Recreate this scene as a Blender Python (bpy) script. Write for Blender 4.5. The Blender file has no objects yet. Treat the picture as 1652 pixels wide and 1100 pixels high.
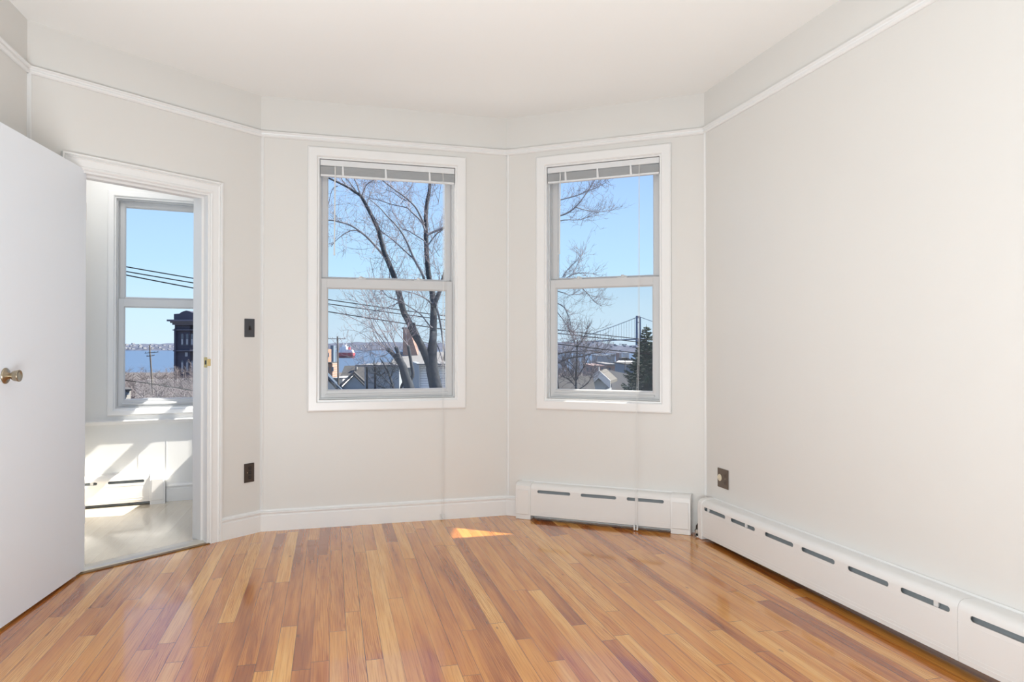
import bpy, bmesh, math, random
from mathutils import Vector, Matrix, Euler
R = math.radians
SC = bpy.context.scene
COL = SC.collection

# ------------------------------------------------------------------ camera
F_PX, CX, CY, EYE, PITCH = 1150.0, 826.0, 550.0, 1.149, R(0.5)
cam_d = bpy.data.cameras.new('camera')
cam_d.sensor_fit = 'HORIZONTAL'
cam_d.sensor_width = 36.0
cam_d.lens = F_PX / 1652.0 * 36.0
cam_d.clip_start = 0.05
cam_d.clip_end = 20000
cam = bpy.data.objects.new('camera', cam_d)
COL.objects.link(cam)
cam.location = (0, 0, EYE)
cam.rotation_euler = (R(90) + PITCH, 0, 0)
SC.camera = cam

# ------------------------------------------------------------------ view
SC.view_settings.view_transform = 'Standard'
SC.view_settings.look = 'None'
SC.view_settings.gamma = 1.0
SC.view_settings.use_curve_mapping = False
SC.view_settings.exposure = 0.0

# ------------------------------------------------------------------ sky
w = bpy.data.worlds.new('sky')
SC.world = w
w.use_nodes = True
nt = w.node_tree
nt.nodes.clear()
tc = nt.nodes.new('ShaderNodeTexCoord')
sx = nt.nodes.new('ShaderNodeSeparateXYZ')
rp = nt.nodes.new('ShaderNodeValToRGB')
bg = nt.nodes.new('ShaderNodeBackground')
wo = nt.nodes.new('ShaderNodeOutputWorld')
nt.links.new(tc.outputs['Generated'], sx.inputs[0])
nt.links.new(sx.outputs['Z'], rp.inputs[0])
nt.links.new(rp.outputs[0], bg.inputs[0])
nt.links.new(bg.outputs[0], wo.inputs[0])
cr = rp.color_ramp
cr.elements[0].position = 0.0
cr.elements[0].color = (0.68, 0.85, 1.0, 1)
cr.elements[1].position = 0.6
cr.elements[1].color = (0.24, 0.42, 0.95, 1)
for p_, c_ in ((0.05, (0.62, 0.84, 1.0, 1)), (0.11, (0.50, 0.76, 1.0, 1)), (0.24, (0.385, 0.605, 1.0, 1))):
    e = cr.elements.new(p_)
    e.color = c_
bg.inputs['Strength'].default_value = 1.1

# ------------------------------------------------------------------ sun
SUN_AZ, SUN_EL = R(14), R(47)
sun_v = Vector((math.cos(SUN_EL) * math.cos(SUN_AZ), math.cos(SUN_EL) * math.sin(SUN_AZ), math.sin(SUN_EL)))
sd = bpy.data.lights.new('sun', 'SUN')
sd.energy = 16
sd.color = (1.0, 0.94, 0.84)
sd.angle = R(0.6)
so = bpy.data.objects.new('sun', sd)
COL.objects.link(so)
so.location = (30, 5, 30)
so.rotation_euler = sun_v.to_track_quat('Z', 'Y').to_euler()

# ------------------------------------------------------------------ added fill lights for the room and the porch
def area(name, loc, target, sx_, sy_, power, color):
    d = bpy.data.lights.new(name, 'AREA')
    d.shape = 'RECTANGLE'
    d.size, d.size_y = sx_, sy_
    d.energy = power
    d.color = color
    o = bpy.data.objects.new(name, d)
    COL.objects.link(o)
    o.location = loc
    o.rotation_euler = (Vector(loc) - Vector(target)).to_track_quat('Z', 'Y').to_euler()
    return o
area('room_fill_light', (-0.4, 0.45, 0.36), (-0.2, 1.75, 2.45), 1.8, 1.2, 102, (0.875, 0.95, 1.0))  # added fill that lifts ceiling and walls, stands for no actual lamp
area('porch_fill_light', (-2.75, 4.55, 2.60), (-2.6, 4.6, 0), 0.7, 0.5, 7, (1.0, 0.985, 0.96))  # added fill to brighten the porch, no lamp hangs there

# ------------------------------------------------------------------ materials
MATS = {}
def pbr(name, col, rough=0.5, metal=0.0, spec=0.5, bump=0.0, bscale=60.0, var=0.0, vscale=4.0, coat=0.0):
    m = bpy.data.materials.new(name)
    m.use_nodes = True
    n = m.node_tree.nodes
    l = m.node_tree.links
    b = n['Principled BSDF']
    b.inputs['Base Color'].default_value = (*col, 1)
    b.inputs['Roughness'].default_value = rough
    b.inputs['Metallic'].default_value = metal
    b.inputs['Specular IOR Level'].default_value = spec
    b.inputs['Coat Weight'].default_value = coat
    t = n.new('ShaderNodeTexCoord')
    if var > 0:
        z = n.new('ShaderNodeTexNoise')
        z.inputs['Scale'].default_value = vscale
        z.inputs['Detail'].default_value = 5
        l.new(t.outputs['Object'], z.inputs['Vector'])
        mx = n.new('ShaderNodeMix')
        mx.data_type = 'RGBA'
        mx.inputs[6].default_value = (*[max(0, c * (1 - var)) for c in col], 1)
        mx.inputs[7].default_value = (*[min(1, c * (1 + var)) for c in col], 1)
        l.new(z.outputs['Fac'], mx.inputs[0])
        l.new(mx.outputs[2], b.inputs['Base Color'])
    if bump > 0:
        z2 = n.new('ShaderNodeTexNoise')
        z2.inputs['Scale'].default_value = bscale
        z2.inputs['Detail'].default_value = 3
        l.new(t.outputs['Object'], z2.inputs['Vector'])
        bp = n.new('ShaderNodeBump')
        bp.inputs['Strength'].default_value = bump
        bp.inputs['Distance'].default_value = 0.01
        l.new(z2.outputs['Fac'], bp.inputs['Height'])
        l.new(bp.outputs[0], b.inputs['Normal'])
    MATS[name] = m
    return m

pbr('wall_paint', (0.735, 0.718, 0.688), 0.42, spec=0.4, bump=0.03, bscale=14, var=0.01)
pbr('porch_paint', (0.80, 0.80, 0.785), 0.4, spec=0.4, var=0.01)
pbr('ceiling_paint', (0.91, 0.91, 0.89), 0.8, spec=0.2)
pbr('trim_white', (0.83, 0.825, 0.815), 0.28, spec=0.5)
pbr('door_white', (0.85, 0.89, 0.945), 0.32, spec=0.5, bump=0.02, bscale=5)
pbr('vinyl_white', (0.60, 0.605, 0.61), 0.35, spec=0.4)
pbr('blind_white', (0.74, 0.75, 0.76), 0.4)
pbr('cord_white', (0.74, 0.74, 0.73), 0.6)
pbr('heater_enamel', (0.80, 0.785, 0.765), 0.33, spec=0.5)
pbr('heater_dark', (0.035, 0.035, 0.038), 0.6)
pbr('heater_fin', (0.38, 0.41, 0.43), 0.5, metal=0.0)
pbr('bronze_plate', (0.055, 0.040, 0.032), 0.35, spec=0.5)
pbr('slate_plate', (0.06, 0.062, 0.07), 0.35, spec=0.5)
pbr('plate_brown', (0.115, 0.08, 0.055), 0.32, spec=0.5)
pbr('device_dark', (0.018, 0.014, 0.013), 0.4)
pbr('ivory', (0.78, 0.70, 0.52), 0.4)
pbr('brass', (0.62, 0.47, 0.22), 0.25, metal=1.0)
pbr('knob_bronze', (0.42, 0.36, 0.27), 0.28, metal=1.0)
pbr('cast_iron', (0.06, 0.055, 0.05), 0.45, metal=0.6, bump=0.2, bscale=80)
pbr('pipe_metal', (0.45, 0.43, 0.40), 0.35, metal=0.9)
pbr('threshold_metal', (0.66, 0.62, 0.54), 0.3, metal=0.35)
pbr('threshold_wood', (0.20, 0.115, 0.045), 0.4, var=0.5, vscale=20)
pbr('bracket_beige', (0.55, 0.50, 0.44), 0.5)
# outside
pbr('bark', (0.055, 0.06, 0.068), 0.95, spec=0.05, var=0.65, vscale=16, bump=1.0, bscale=22)
pbr('limb_bark', (0.17, 0.175, 0.195), 0.9, spec=0.1, var=0.3, vscale=3)
pbr('twig_bark', (0.26, 0.225, 0.235), 0.9, spec=0.1, var=0.25, vscale=3)
pbr('wood_brush', (0.17, 0.15, 0.15), 0.95, spec=0.05, var=0.35, vscale=0.6)
pbr('needle_green', (0.025, 0.05, 0.03), 0.8, spec=0.2, var=0.5, vscale=5)
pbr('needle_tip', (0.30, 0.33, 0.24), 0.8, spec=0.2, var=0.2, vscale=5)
pbr('pole_wood', (0.13, 0.115, 0.10), 0.9, spec=0.1, var=0.3)
pbr('wire_black', (0.012, 0.012, 0.014), 0.95, spec=0.02)
pbr('roof_gray', (0.085, 0.082, 0.078), 0.9, spec=0.1, var=0.3, vscale=3)
pbr('roof_tan', (0.13, 0.123, 0.112), 0.9, spec=0.1, var=0.15, vscale=2)
pbr('roof_blue', (0.07, 0.095, 0.13), 0.9, spec=0.1, var=0.2, vscale=3)
pbr('siding_gray', (0.30, 0.33, 0.35), 0.7, var=0.1)
pbr('house_white', (0.50, 0.50, 0.49), 0.6, var=0.05)
pbr('stucco_pale', (0.20, 0.195, 0.185), 0.8, var=0.15, vscale=1)
pbr('shed_blue', (0.13, 0.18, 0.23), 0.8, var=0.15)
pbr('window_dark', (0.10, 0.12, 0.15), 0.2)
pbr('window_pale', (0.30, 0.31, 0.34), 0.3)
pbr('tower_brick', (0.075, 0.075, 0.10), 0.9, spec=0.1, var=0.2, vscale=0.5)
pbr('tower_stone', (0.15, 0.15, 0.18), 0.9, spec=0.1, var=0.15)
pbr('hull_red', (0.42, 0.06, 0.07), 0.6)
pbr('hull_dark', (0.16, 0.035, 0.05), 0.6)
pbr('ship_white', (0.75, 0.75, 0.76), 0.6)
pbr('bridge_steel', (0.10, 0.14, 0.21), 0.7, spec=0.2)
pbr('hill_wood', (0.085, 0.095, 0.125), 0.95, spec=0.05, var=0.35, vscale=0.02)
pbr('ground_brown', (0.12, 0.11, 0.105), 0.95, spec=0.05, var=0.35, vscale=0.08)
pbr('shore_pale', (0.17, 0.175, 0.19), 0.8)

def mat_water():
    m = pbr('water', (0.065, 0.105, 0.165), 0.6, spec=0.12)
    n, l = m.node_tree.nodes, m.node_tree.links
    t = n.new('ShaderNodeTexCoord')
    mp = n.new('ShaderNodeMapping')
    mp.inputs['Scale'].default_value = (0.02, 0.05, 1)
    z = n.new('ShaderNodeTexNoise')
    z.inputs['Scale'].default_value = 1.0
    z.inputs['Detail'].default_value = 6
    l.new(t.outputs['Object'], mp.inputs[0])
    l.new(mp.outputs[0], z.inputs['Vector'])
    bp = n.new('ShaderNodeBump')
    bp.inputs['Strength'].default_value = 0.9
    bp.inputs['Distance'].default_value = 3
    l.new(z.outputs['Fac'], bp.inputs['Height'])
    l.new(bp.outputs[0], n['Principled BSDF'].inputs['Normal'])
mat_water()

def mat_brick(name, c1, c2, mortar, scale):
    m = pbr(name, c1, 0.9, spec=0.1)
    n, l = m.node_tree.nodes, m.node_tree.links
    t = n.new('ShaderNodeTexCoord')
    mp = n.new('ShaderNodeMapping')
    mp.inputs['Rotation'].default_value = (R(90), 0, 0)
    b = n.new('ShaderNodeTexBrick')
    b.inputs['Color1'].default_value = (*c1, 1)
    b.inputs['Color2'].default_value = (*c2, 1)
    b.inputs['Mortar'].default_value = (*mortar, 1)
    b.inputs['Scale'].default_value = scale
    l.new(t.outputs['Object'], mp.inputs[0])
    l.new(mp.outputs[0], b.inputs['Vector'])
    l.new(b.outputs['Color'], n['Principled BSDF'].inputs['Base Color'])
mat_brick('brick_red', (0.34, 0.20, 0.15), (0.26, 0.15, 0.12), (0.4, 0.36, 0.32), 5)
mat_brick('brick_orange', (0.36, 0.21, 0.145), (0.30, 0.18, 0.125), (0.38, 0.29, 0.24), 2)
mat_brick('brick_rust', (0.30, 0.19, 0.17), (0.22, 0.19, 0.18), (0.36, 0.33, 0.31), 1.2)

def mat_stripes(name, ca, cb, pitch, axis='Z'):
    m = pbr(name, ca, 0.6)
    n, l = m.node_tree.nodes, m.node_tree.links
    t = n.new('ShaderNodeTexCoord')
    s = n.new('ShaderNodeSeparateXYZ')
    l.new(t.outputs['Object'], s.inputs[0])
    a = n.new('ShaderNodeMath'); a.operation = 'DIVIDE'; a.inputs[1].default_value = pitch
    l.new(s.outputs[axis], a.inputs[0])
    f = n.new('ShaderNodeMath'); f.operation = 'FRACT'
    l.new(a.outputs[0], f.inputs[0])
    g = n.new('ShaderNodeMath'); g.operation = 'LESS_THAN'; g.inputs[1].default_value = 0.22
    l.new(f.outputs[0], g.inputs[0])
    mx = n.new('ShaderNodeMix'); mx.data_type = 'RGBA'
    mx.inputs[6].default_value = (*ca, 1); mx.inputs[7].default_value = (*cb, 1)
    l.new(g.outputs[0], mx.inputs[0])
    l.new(mx.outputs[2], n['Principled BSDF'].inputs['Base Color'])
mat_stripes('clapboard', (0.78, 0.78, 0.77), (0.42, 0.43, 0.45), 0.09)

def mat_glass():
    m = bpy.data.materials.new('pane_glass')
    m.use_nodes = True
    n, l = m.node_tree.nodes, m.node_tree.links
    n.clear()
    o = n.new('ShaderNodeOutputMaterial')
    a = n.new('ShaderNodeBsdfTransparent'); a.inputs[0].default_value = (0.99, 0.995, 0.995, 1)
    g = n.new('ShaderNodeBsdfGlossy'); g.inputs['Roughness'].default_value = 0.02
    x = n.new('ShaderNodeMixShader')
    lw = n.new('ShaderNodeLayerWeight')
    pw = n.new('ShaderNodeMath'); pw.operation = 'POWER'; pw.inputs[1].default_value = 5.0
    l.new(lw.outputs['Facing'], pw.inputs[0])
    ml = n.new('ShaderNodeMath'); ml.operation = 'MULTIPLY_ADD'; ml.inputs[1].default_value = 0.6; ml.inputs[2].default_value = 0.004
    l.new(pw.outputs[0], ml.inputs[0])
    l.new(ml.outputs[0], x.inputs[0])
    l.new(a.outputs[0], x.inputs[1]); l.new(g.outputs[0], x.inputs[2])
    l.new(x.outputs[0], o.inputs[0])
    MATS['pane_glass'] = m
mat_glass()

def mat_screen():
    m = bpy.data.materials.new('screen_mesh')
    m.use_nodes = True
    n, l = m.node_tree.nodes, m.node_tree.links
    n.clear()
    o = n.new('ShaderNodeOutputMaterial')
    a = n.new('ShaderNodeBsdfTransparent')
    d = n.new('ShaderNodeBsdfDiffuse'); d.inputs[0].default_value = (0.22, 0.25, 0.30, 1)
    x = n.new('ShaderNodeMixShader'); x.inputs[0].default_value = 0.18
    l.new(a.outputs[0], x.inputs[1]); l.new(d.outputs[0], x.inputs[2])
    l.new(x.outputs[0], o.inputs[0])
    MATS['screen_mesh'] = m
mat_screen()

def mat_floor(name, width, cols, grain, rough, gapcol, length=1.3, coat=0.3):
    """strip flooring: boards run along local Y, board width along local X"""
    m = bpy.data.materials.new(name)
    m.use_nodes = True
    n, l = m.node_tree.nodes, m.node_tree.links
    B = n['Principled BSDF']
    def N(t, **k):
        x = n.new(t)
        for a, v in k.items():
            setattr(x, a, v)
        return x
    def MA(op, a, b=None, c=None):
        x = N('ShaderNodeMath', operation=op)
        for i, v in enumerate((a, b, c)):
            if v is None:
                continue
            if isinstance(v, (int, float)):
                x.inputs[i].default_value = v
            else:
                l.new(v, x.inputs[i])
        return x.outputs[0]
    def MIX(f, a, b, mode='MIX'):
        x = N('ShaderNodeMix', data_type='RGBA', blend_type=mode)
        for i, v in ((0, f), (6, a), (7, b)):
            if isinstance(v, tuple):
                x.inputs[i].default_value = (*v, 1)
            elif isinstance(v, (int, float)):
                x.inputs[i].default_value = v
            else:
                l.new(v, x.inputs[i])
        return x.outputs[2]
    t = N('ShaderNodeTexCoord')
    s = N('ShaderNodeSeparateXYZ')
    l.new(t.outputs['Object'], s.inputs[0])
    X, Y = s.outputs['X'], s.outputs['Y']
    u = MA('DIVIDE', X, width)
    row = MA('FLOOR', u)
    fu = MA('FRACT', u)
    wn = N('ShaderNodeTexWhiteNoise', noise_dimensions='1D')
    l.new(row, wn.inputs['W'])
    sep = N('ShaderNodeSeparateColor')
    l.new(wn.outputs['Color'], sep.inputs[0])
    ln = MA('MULTIPLY_ADD', sep.outputs[1], 0.9 * length, 0.7 * length)
    v = MA('DIVIDE', MA('MULTIPLY_ADD', sep.outputs[0], 7.0, Y), ln)
    vi = MA('FLOOR', v)
    fv = MA('FRACT', v)
    cb = N('ShaderNodeCombineXYZ')
    l.new(row, cb.inputs[0]); l.new(vi, cb.inputs[1])
    wb = N('ShaderNodeTexWhiteNoise', noise_dimensions='2D')
    l.new(cb.outputs[0], wb.inputs['Vector'])
    sb = N('ShaderNodeSeparateColor')
    l.new(wb.outputs['Color'], sb.inputs[0])
    r1, r2, r3 = sb.outputs[0], sb.outputs[1], sb.outputs[2]
    ramp = N('ShaderNodeValToRGB')
    ramp.color_ramp.interpolation = 'LINEAR'
    e = ramp.color_ramp.elements
    e[0].position = 0; e[0].color = (*cols[0], 1)
    e[1].position = 1; e[1].color = (*cols[-1], 1)
    for i, c in enumerate(cols[1:-1]):
        q = e.new((i + 1) / (len(cols) - 1)); q.color = (*c, 1)
    # slow colour drift along and across a board (heart / sap wood)
    c2 = N('ShaderNodeCombineXYZ')
    l.new(MA('MULTIPLY_ADD', X, 16.0, MA('MULTIPLY', r1, 50.0)), c2.inputs[0])
    l.new(MA('MULTIPLY_ADD', Y, 0.9, MA('MULTIPLY', r2, 50.0)), c2.inputs[1])
    n1 = N('ShaderNodeTexNoise'); n1.inputs['Scale'].default_value = 1.0; n1.inputs['Detail'].default_value = 3
    l.new(c2.outputs[0], n1.inputs['Vector'])
    fac = MA('ADD', MA('MULTIPLY', r3, 0.86), MA('MULTIPLY', MA('SUBTRACT', n1.outputs['Fac'], 0.5), 1.5))
    fac = MA('ADD', fac, 0.06)
    l.new(fac, ramp.inputs[0])
    base = ramp.outputs[0]
    # fine straight grain
    c3 = N('ShaderNodeCombineXYZ')
    l.new(MA('MULTIPLY_ADD', X, 210.0, MA('MULTIPLY', r2, 90.0)), c3.inputs[0])
    l.new(MA('MULTIPLY_ADD', Y, 4.0, MA('MULTIPLY', r1, 90.0)), c3.inputs[1])
    n2 = N('ShaderNodeTexNoise'); n2.inputs['Scale'].default_value = 1.0; n2.inputs['Detail'].default_value = 4
    l.new(c3.outputs[0], n2.inputs['Vector'])
    g1 = N('ShaderNodeMapRange'); g1.inputs[1].default_value = 0.46; g1.inputs[2].default_value = 0.68
    l.new(n2.outputs['Fac'], g1.inputs[0])
    base = MIX(MA('MULTIPLY', g1.outputs[0], 0.62 * grain), base, MIX(1.0, base, (0.62, 0.46, 0.34), 'MULTIPLY'))
    # cathedral figure on some boards
    c4 = N('ShaderNodeCombineXYZ')
    l.new(MA('MULTIPLY_ADD', MA('SUBTRACT', fu, 0.5), 2.4, 0.0), c4.inputs[0])
    l.new(MA('MULTIPLY_ADD', Y, 0.9, MA('MULTIPLY', r3, 30.0)), c4.inputs[1])
    wv = N('ShaderNodeTexWave', wave_type='BANDS', bands_direction='DIAGONAL')
    wv.inputs['Scale'].default_value = 2.4
    wv.inputs['Distortion'].default_value = 9.0
    wv.inputs['Detail'].default_value = 2.0
    wv.inputs['Detail Scale'].default_value = 0.9
    l.new(c4.outputs[0], wv.inputs['Vector'])
    g2 = N('ShaderNodeMapRange'); g2.inputs[1].default_value = 0.62; g2.inputs[2].default_value = 0.9
    l.new(wv.outputs['Fac'], g2.inputs[0])
    sel = MA('GREATER_THAN', r2, 0.55)
    base = MIX(MA('MULTIPLY', MA('MULTIPLY', g2.outputs[0], sel), 0.75 * grain), base, MIX(1.0, base, (0.66, 0.48, 0.36), 'MULTIPLY'))
    # knots
    vo = N('ShaderNodeTexVoronoi'); vo.inputs['Scale'].default_value = 1.0
    c5 = N('ShaderNodeCombineXYZ')
    l.new(MA('MULTIPLY', X, 7.0), c5.inputs[0]); l.new(MA('MULTIPLY', Y, 2.6), c5.inputs[1])
    l.new(c5.outputs[0], vo.inputs['Vector'])
    kn = MA('LESS_THAN', vo.outputs['Distance'], 0.05)
    base = MIX(MA('MULTIPLY', kn, 0.55 * grain), base, (0.16, 0.06, 0.025))
    # gaps
    gx = MA('GREATER_THAN', MA('ABSOLUTE', MA('SUBTRACT', fu, 0.5)), 0.5 - 0.0011 / width)
    gy = MA('LESS_THAN', MA('MULTIPLY', fv, ln), 0.0022)
    gx = MA('MULTIPLY', gx, MA('MULTIPLY_ADD', sep.outputs[2], 0.85, 0.15))
    gap = MA('MAXIMUM', gx, gy)
    base = MIX(gap, base, gapcol)
    l.new(base, B.inputs['Base Color'])
    B.inputs['Roughness'].default_value = rough
    l.new(MA('MULTIPLY_ADD', n1.outputs['Fac'], 0.10, rough - 0.05), B.inputs['Roughness'])
    B.inputs['Coat Weight'].default_value = coat
    B.inputs['Coat IOR'].default_value = 1.5
    B.inputs['Coat Roughness'].default_value = 0.06
    B.inputs['Specular IOR Level'].default_value = 0.55
    # height: gaps and slightly cupped boards
    cup = MA('MULTIPLY', MA('POWER', MA('ABSOLUTE', MA('SUBTRACT', fu, 0.5)), 2.0), -0.5)
    h = MA('ADD', MA('MULTIPLY', gap, -1.0), MA('ADD', cup, MA('MULTIPLY', n1.outputs['Fac'], 0.25)))
    bp = N('ShaderNodeBump')
    bp.inputs['Strength'].default_value = 0.22
    bp.inputs['Distance'].default_value = 0.002
    l.new(h, bp.inputs['Height'])
    l.new(bp.outputs[0], B.inputs['Normal'])
    l.new(bp.outputs[0], B.inputs['Coat Normal'])
    MATS[name] = m
mat_floor('floor_boards', 0.0645, [(0.36, 0.098, 0.018), (0.58, 0.205, 0.038), (0.69, 0.285, 0.056), (0.75, 0.345, 0.078), (0.84, 0.45, 0.130)], 1.0, 0.22, (0.09, 0.04, 0.018), coat=0.55)
mat_floor('porch_boards', 0.09, [(0.66, 0.57, 0.44), (0.70, 0.615, 0.48), (0.74, 0.66, 0.53)], 0.15, 0.2, (0.60, 0.52, 0.40))

# ------------------------------------------------------------------ mesh builder
class MB:
    def __init__(self):
        self.bm = bmesh.new()
    def poly_prism(self, pts, axis_vec):
        """closed polygon (list of 3-D points) extruded along axis_vec"""
        bm = self.bm
        a = [bm.verts.new(p) for p in pts]
        b = [bm.verts.new(Vector(p) + Vector(axis_vec)) for p in pts]
        n = len(pts)
        bm.faces.new(a); bm.faces.new(list(reversed(b)))
        for i in range(n):
            j = (i + 1) % n
            bm.faces.new((a[j], a[i], b[i], b[j]))
        return self
    def box(self, x0, x1, y0, y1, z0, z1):
        return self.poly_prism([(x0, y0, z0), (x1, y0, z0), (x1, y1, z0), (x0, y1, z0)], (0, 0, z1 - z0))
    def loops(self, loops, closed=True, cap=True):
        """skin a list of equal-length vertex loops"""
        bm = self.bm
        L = [[bm.verts.new(p) for p in lp] for lp in loops]
        n = len(L[0])
        for i in range(len(L) - 1):
            for k in range(n if closed else n - 1):
                j = (k + 1) % n
                bm.faces.new((L[i][k], L[i][j], L[i + 1][j], L[i + 1][k]))
        if cap:
            bm.faces.new(list(reversed(L[0]))); bm.faces.new(L[-1])
        return self
    def ring(self, x0, x1, z0, z1, prof):
        """picture frame around an opening; prof = closed list of (outward offset, y)"""
        bm = self.bm
        L = []
        for cx, cz, ux, uz in ((x0, z0, -1, -1), (x1, z0, 1, -1), (x1, z1, 1, 1), (x0, z1, -1, 1)):
            L.append([bm.verts.new((cx + ux * o, y, cz + uz * o)) for o, y in prof])
        n = len(prof)
        for i in range(4):
            j = (i + 1) % 4
            for k in range(n):
                m = (k + 1) % n
                bm.faces.new((L[i][k], L[j][k], L[j][m], L[i][m]))
        return self
    def arch3(self, x0, x1, zb, zt, prof):
        """three-sided frame (door): legs and head, open at the floor"""
        lps = []
        for cx, cz, ux, uz in ((x0, zb, -1, 0), (x0, zt, -1, 1), (x1, zt, 1, 1), (x1, zb, 1, 0)):
            lps.append([(cx + ux * o, y, cz + uz * o) for o, y in prof])
        return self.loops(lps)
    def run(self, x0, x1, prof, m0=0.0, m1=0.0):
        """moulding along x with mitred ends; prof = closed list of (y, z); m = tan(half turn)"""
        return self.loops([[(x0 + y * -m0 * -1 * -1, y, z) for y, z in prof], [(x1 + y * m1, y, z) for y, z in prof]])
    def tube(self, pts, radii, seg=6, cap=True):
        pts = [Vector(p) for p in pts]
        n = len(pts)
        if isinstance(radii, (int, float)):
            radii = [radii] * n
        lps = []
        up = None
        for i in range(n):
            t = (pts[min(i + 1, n - 1)] - pts[max(i - 1, 0)])
            if t.length < 1e-9:
                t = Vector((0, 0, 1))
            t.normalize()
            if up is None:
                up = t.orthogonal().normalized()
            else:
                up = (up - t * up.dot(t))
                if up.length < 1e-6:
                    up = t.orthogonal()
                up.normalize()
            sd_ = t.cross(up)
            lps.append([pts[i] + (up * math.cos(2 * math.pi * k / seg) + sd_ * math.sin(2 * math.pi * k / seg)) * radii[i] for k in range(seg)])
        return self.loops(lps, cap=cap)
    def lathe(self, prof, origin, axis, seg=28):
        """prof = list of (radius, distance along axis)"""
        ax = Vector(axis).normalized()
        u = ax.orthogonal().normalized()
        v = ax.cross(u)
        o = Vector(origin)
        lps = [[o + ax * d + (u * math.cos(2 * math.pi * k / seg) + v * math.sin(2 * math.pi * k / seg)) * max(r, 1e-4) for k in range(seg)] for r, d in prof]
        return self.loops(lps)
    def quad(self, a, b, c, d):
        self.bm.faces.new([self.bm.verts.new(p) for p in (a, b, c, d)])
        return self
    def build(self, name, mat, parent=None, bevel=0.0, smooth=False, segs=2):
        bm = self.bm
        bmesh.ops.recalc_face_normals(bm, faces=bm.faces)
        me = bpy.data.meshes.new(name)
        bm.to_mesh(me)
        bm.free()
        me.materials.append(MATS[mat])
        if smooth:
            for p in me.polygons:
                p.use_smooth = True
        o = bpy.data.objects.new(name, me)
        COL.objects.link(o)
        if parent is not None:
            o.parent = parent
        if bevel > 0:
            b = o.modifiers.new('bevel', 'BEVEL')
            b.width = bevel
            b.segments = segs
            b.limit_method = 'ANGLE'
            b.angle_limit = R(40)
        return o

def soften(obj, ang=32):
    for p in obj.data.polygons:
        p.use_smooth = True
    obj.data.set_sharp_from_angle(angle=R(ang))
def cut(obj, cutter_mb):
    """boolean the cutter away from obj and keep the result as its mesh"""
    c = cutter_mb.build('cutter', 'heater_dark')
    c.matrix_world = obj.matrix_basis.copy() if obj.parent is None else Matrix.Identity(4)
    bpy.context.view_layer.update()
    c.matrix_world = obj.matrix_world.copy()
    md = obj.modifiers.new('cut', 'BOOLEAN')
    md.object = c
    md.solver = 'EXACT'
    bpy.context.view_layer.update()
    dg = bpy.context.evaluated_depsgraph_get()
    me = bpy.data.meshes.new_from_object(obj.evaluated_get(dg))
    obj.modifiers.remove(md)
    me.name = obj.name
    obj.data = me
    soften(obj)
    bpy.data.objects.remove(c)

def empty(name, mat_or_loc=(0, 0, 0)):
    o = bpy.data.objects.new(name, None)
    o.empty_display_size = 0.1
    COL.objects.link(o)
    if isinstance(mat_or_loc, Matrix):
        o.matrix_world = mat_or_loc
    else:
        o.location = mat_or_loc
    return o
def tag(o, label=None, cat=None, group=None, kind=None):
    if label: o['label'] = label
    if cat: o['category'] = cat
    if group: o['group'] = group
    if kind: o['kind'] = kind
    return o
def struct(o, label=None):
    return tag(o, label, None, None, 'structure')

# ------------------------------------------------------------------ plan of the room
C0, C1, C2, C3 = Vector((-2.334, 3.419)), Vector((-1.575, 4.462)), Vector((-0.039, 4.902)), Vector((1.190, 4.401))
ANG = R(14.18)
D = Vector((math.sin(ANG), -math.cos(ANG)))
C4, C5 = C3 + D * 5.75, C0 + D * 5.4
ZC, ZR0, ZR1 = 2.725, 2.468, 2.505
TH = 0.15

class Wall:
    def __init__(self, a, b, prev=None, nxt=None):
        self.a, self.b = a, b
        self.d = (b - a).normalized()
        self.L = (b - a).length
        ang = math.atan2(self.d.y, self.d.x)
        self.M = Matrix.Translation((a.x, a.y, 0)) @ Matrix.Rotation(ang, 4, 'Z')
        def turn(d0, d1):
            return (math.atan2(d0.y, d0.x) - math.atan2(d1.y, d1.x) + math.pi) % (2 * math.pi) - math.pi
        self.t0 = math.tan(turn((a - prev).normalized(), self.d) / 2) if prev is not None else 0.0
        self.t1 = math.tan(turn(self.d, (nxt - b).normalized()) / 2) if nxt is not None else 0.0
    def place(self, o):
        o.matrix_world = self.M
        return o
    def slab(self, name, mat, opening=None, z1=ZC, th=TH, label=None):
        """wall with an optional opening (s0, s1, z0, z1); local y = outwards"""
        mb = MB()
        T0, T1, L = self.t0, self.t1, self.L
        def seg(xa, xb, za, zb, first, last):
            xo0 = xa - (th * T0 if first else 0)
            xo1 = xb + (th * T1 if last else 0)
            mb.poly_prism([(xa, 0, za), (xb, 0, za), (xo1, th, za), (xo0, th, za)], (0, 0, zb - za))
        if opening is None:
            seg(0, L, -0.12, z1, True, True)
        else:
            s0, s1, a, b = opening
            seg(0, s0, -0.12, z1, True, False)
            seg(s1, L, -0.12, z1, False, True)
            if a > 0:
                seg(s0, s1, -0.12, a, False, False)
            seg(s0, s1, b, z1, False, False)
        o = mb.build(name, mat)
        self.place(o)
        return struct(o, label)
    def moulding(self, name, prof, mat='trim_white', x0=None, x1=None):
        """prof uses y<0 for into the room; ends mitred to the neighbour walls unless x0/x1 given"""
        mb = MB()
        a = [((0 - y * -self.t0 if x0 is None else x0), y, z) for y, z in prof]
        b = [((self.L + y * self.t1 if x1 is None else x1), y, z) for y, z in prof]
        mb.loops([a, b])
        o = mb.build(name, mat)
        self.place(o)
        return o

WL = Wall(C0, C1, C5, C2)
W1 = Wall(C1, C2, C0, C3)
W2 = Wall(C2, C3, C1, C4)
WR = Wall(C3, C4, C2, C5)
WB = Wall(C4, C5, C3, C0)
WX = Wall(C5, C0, C4, C1)

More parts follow.
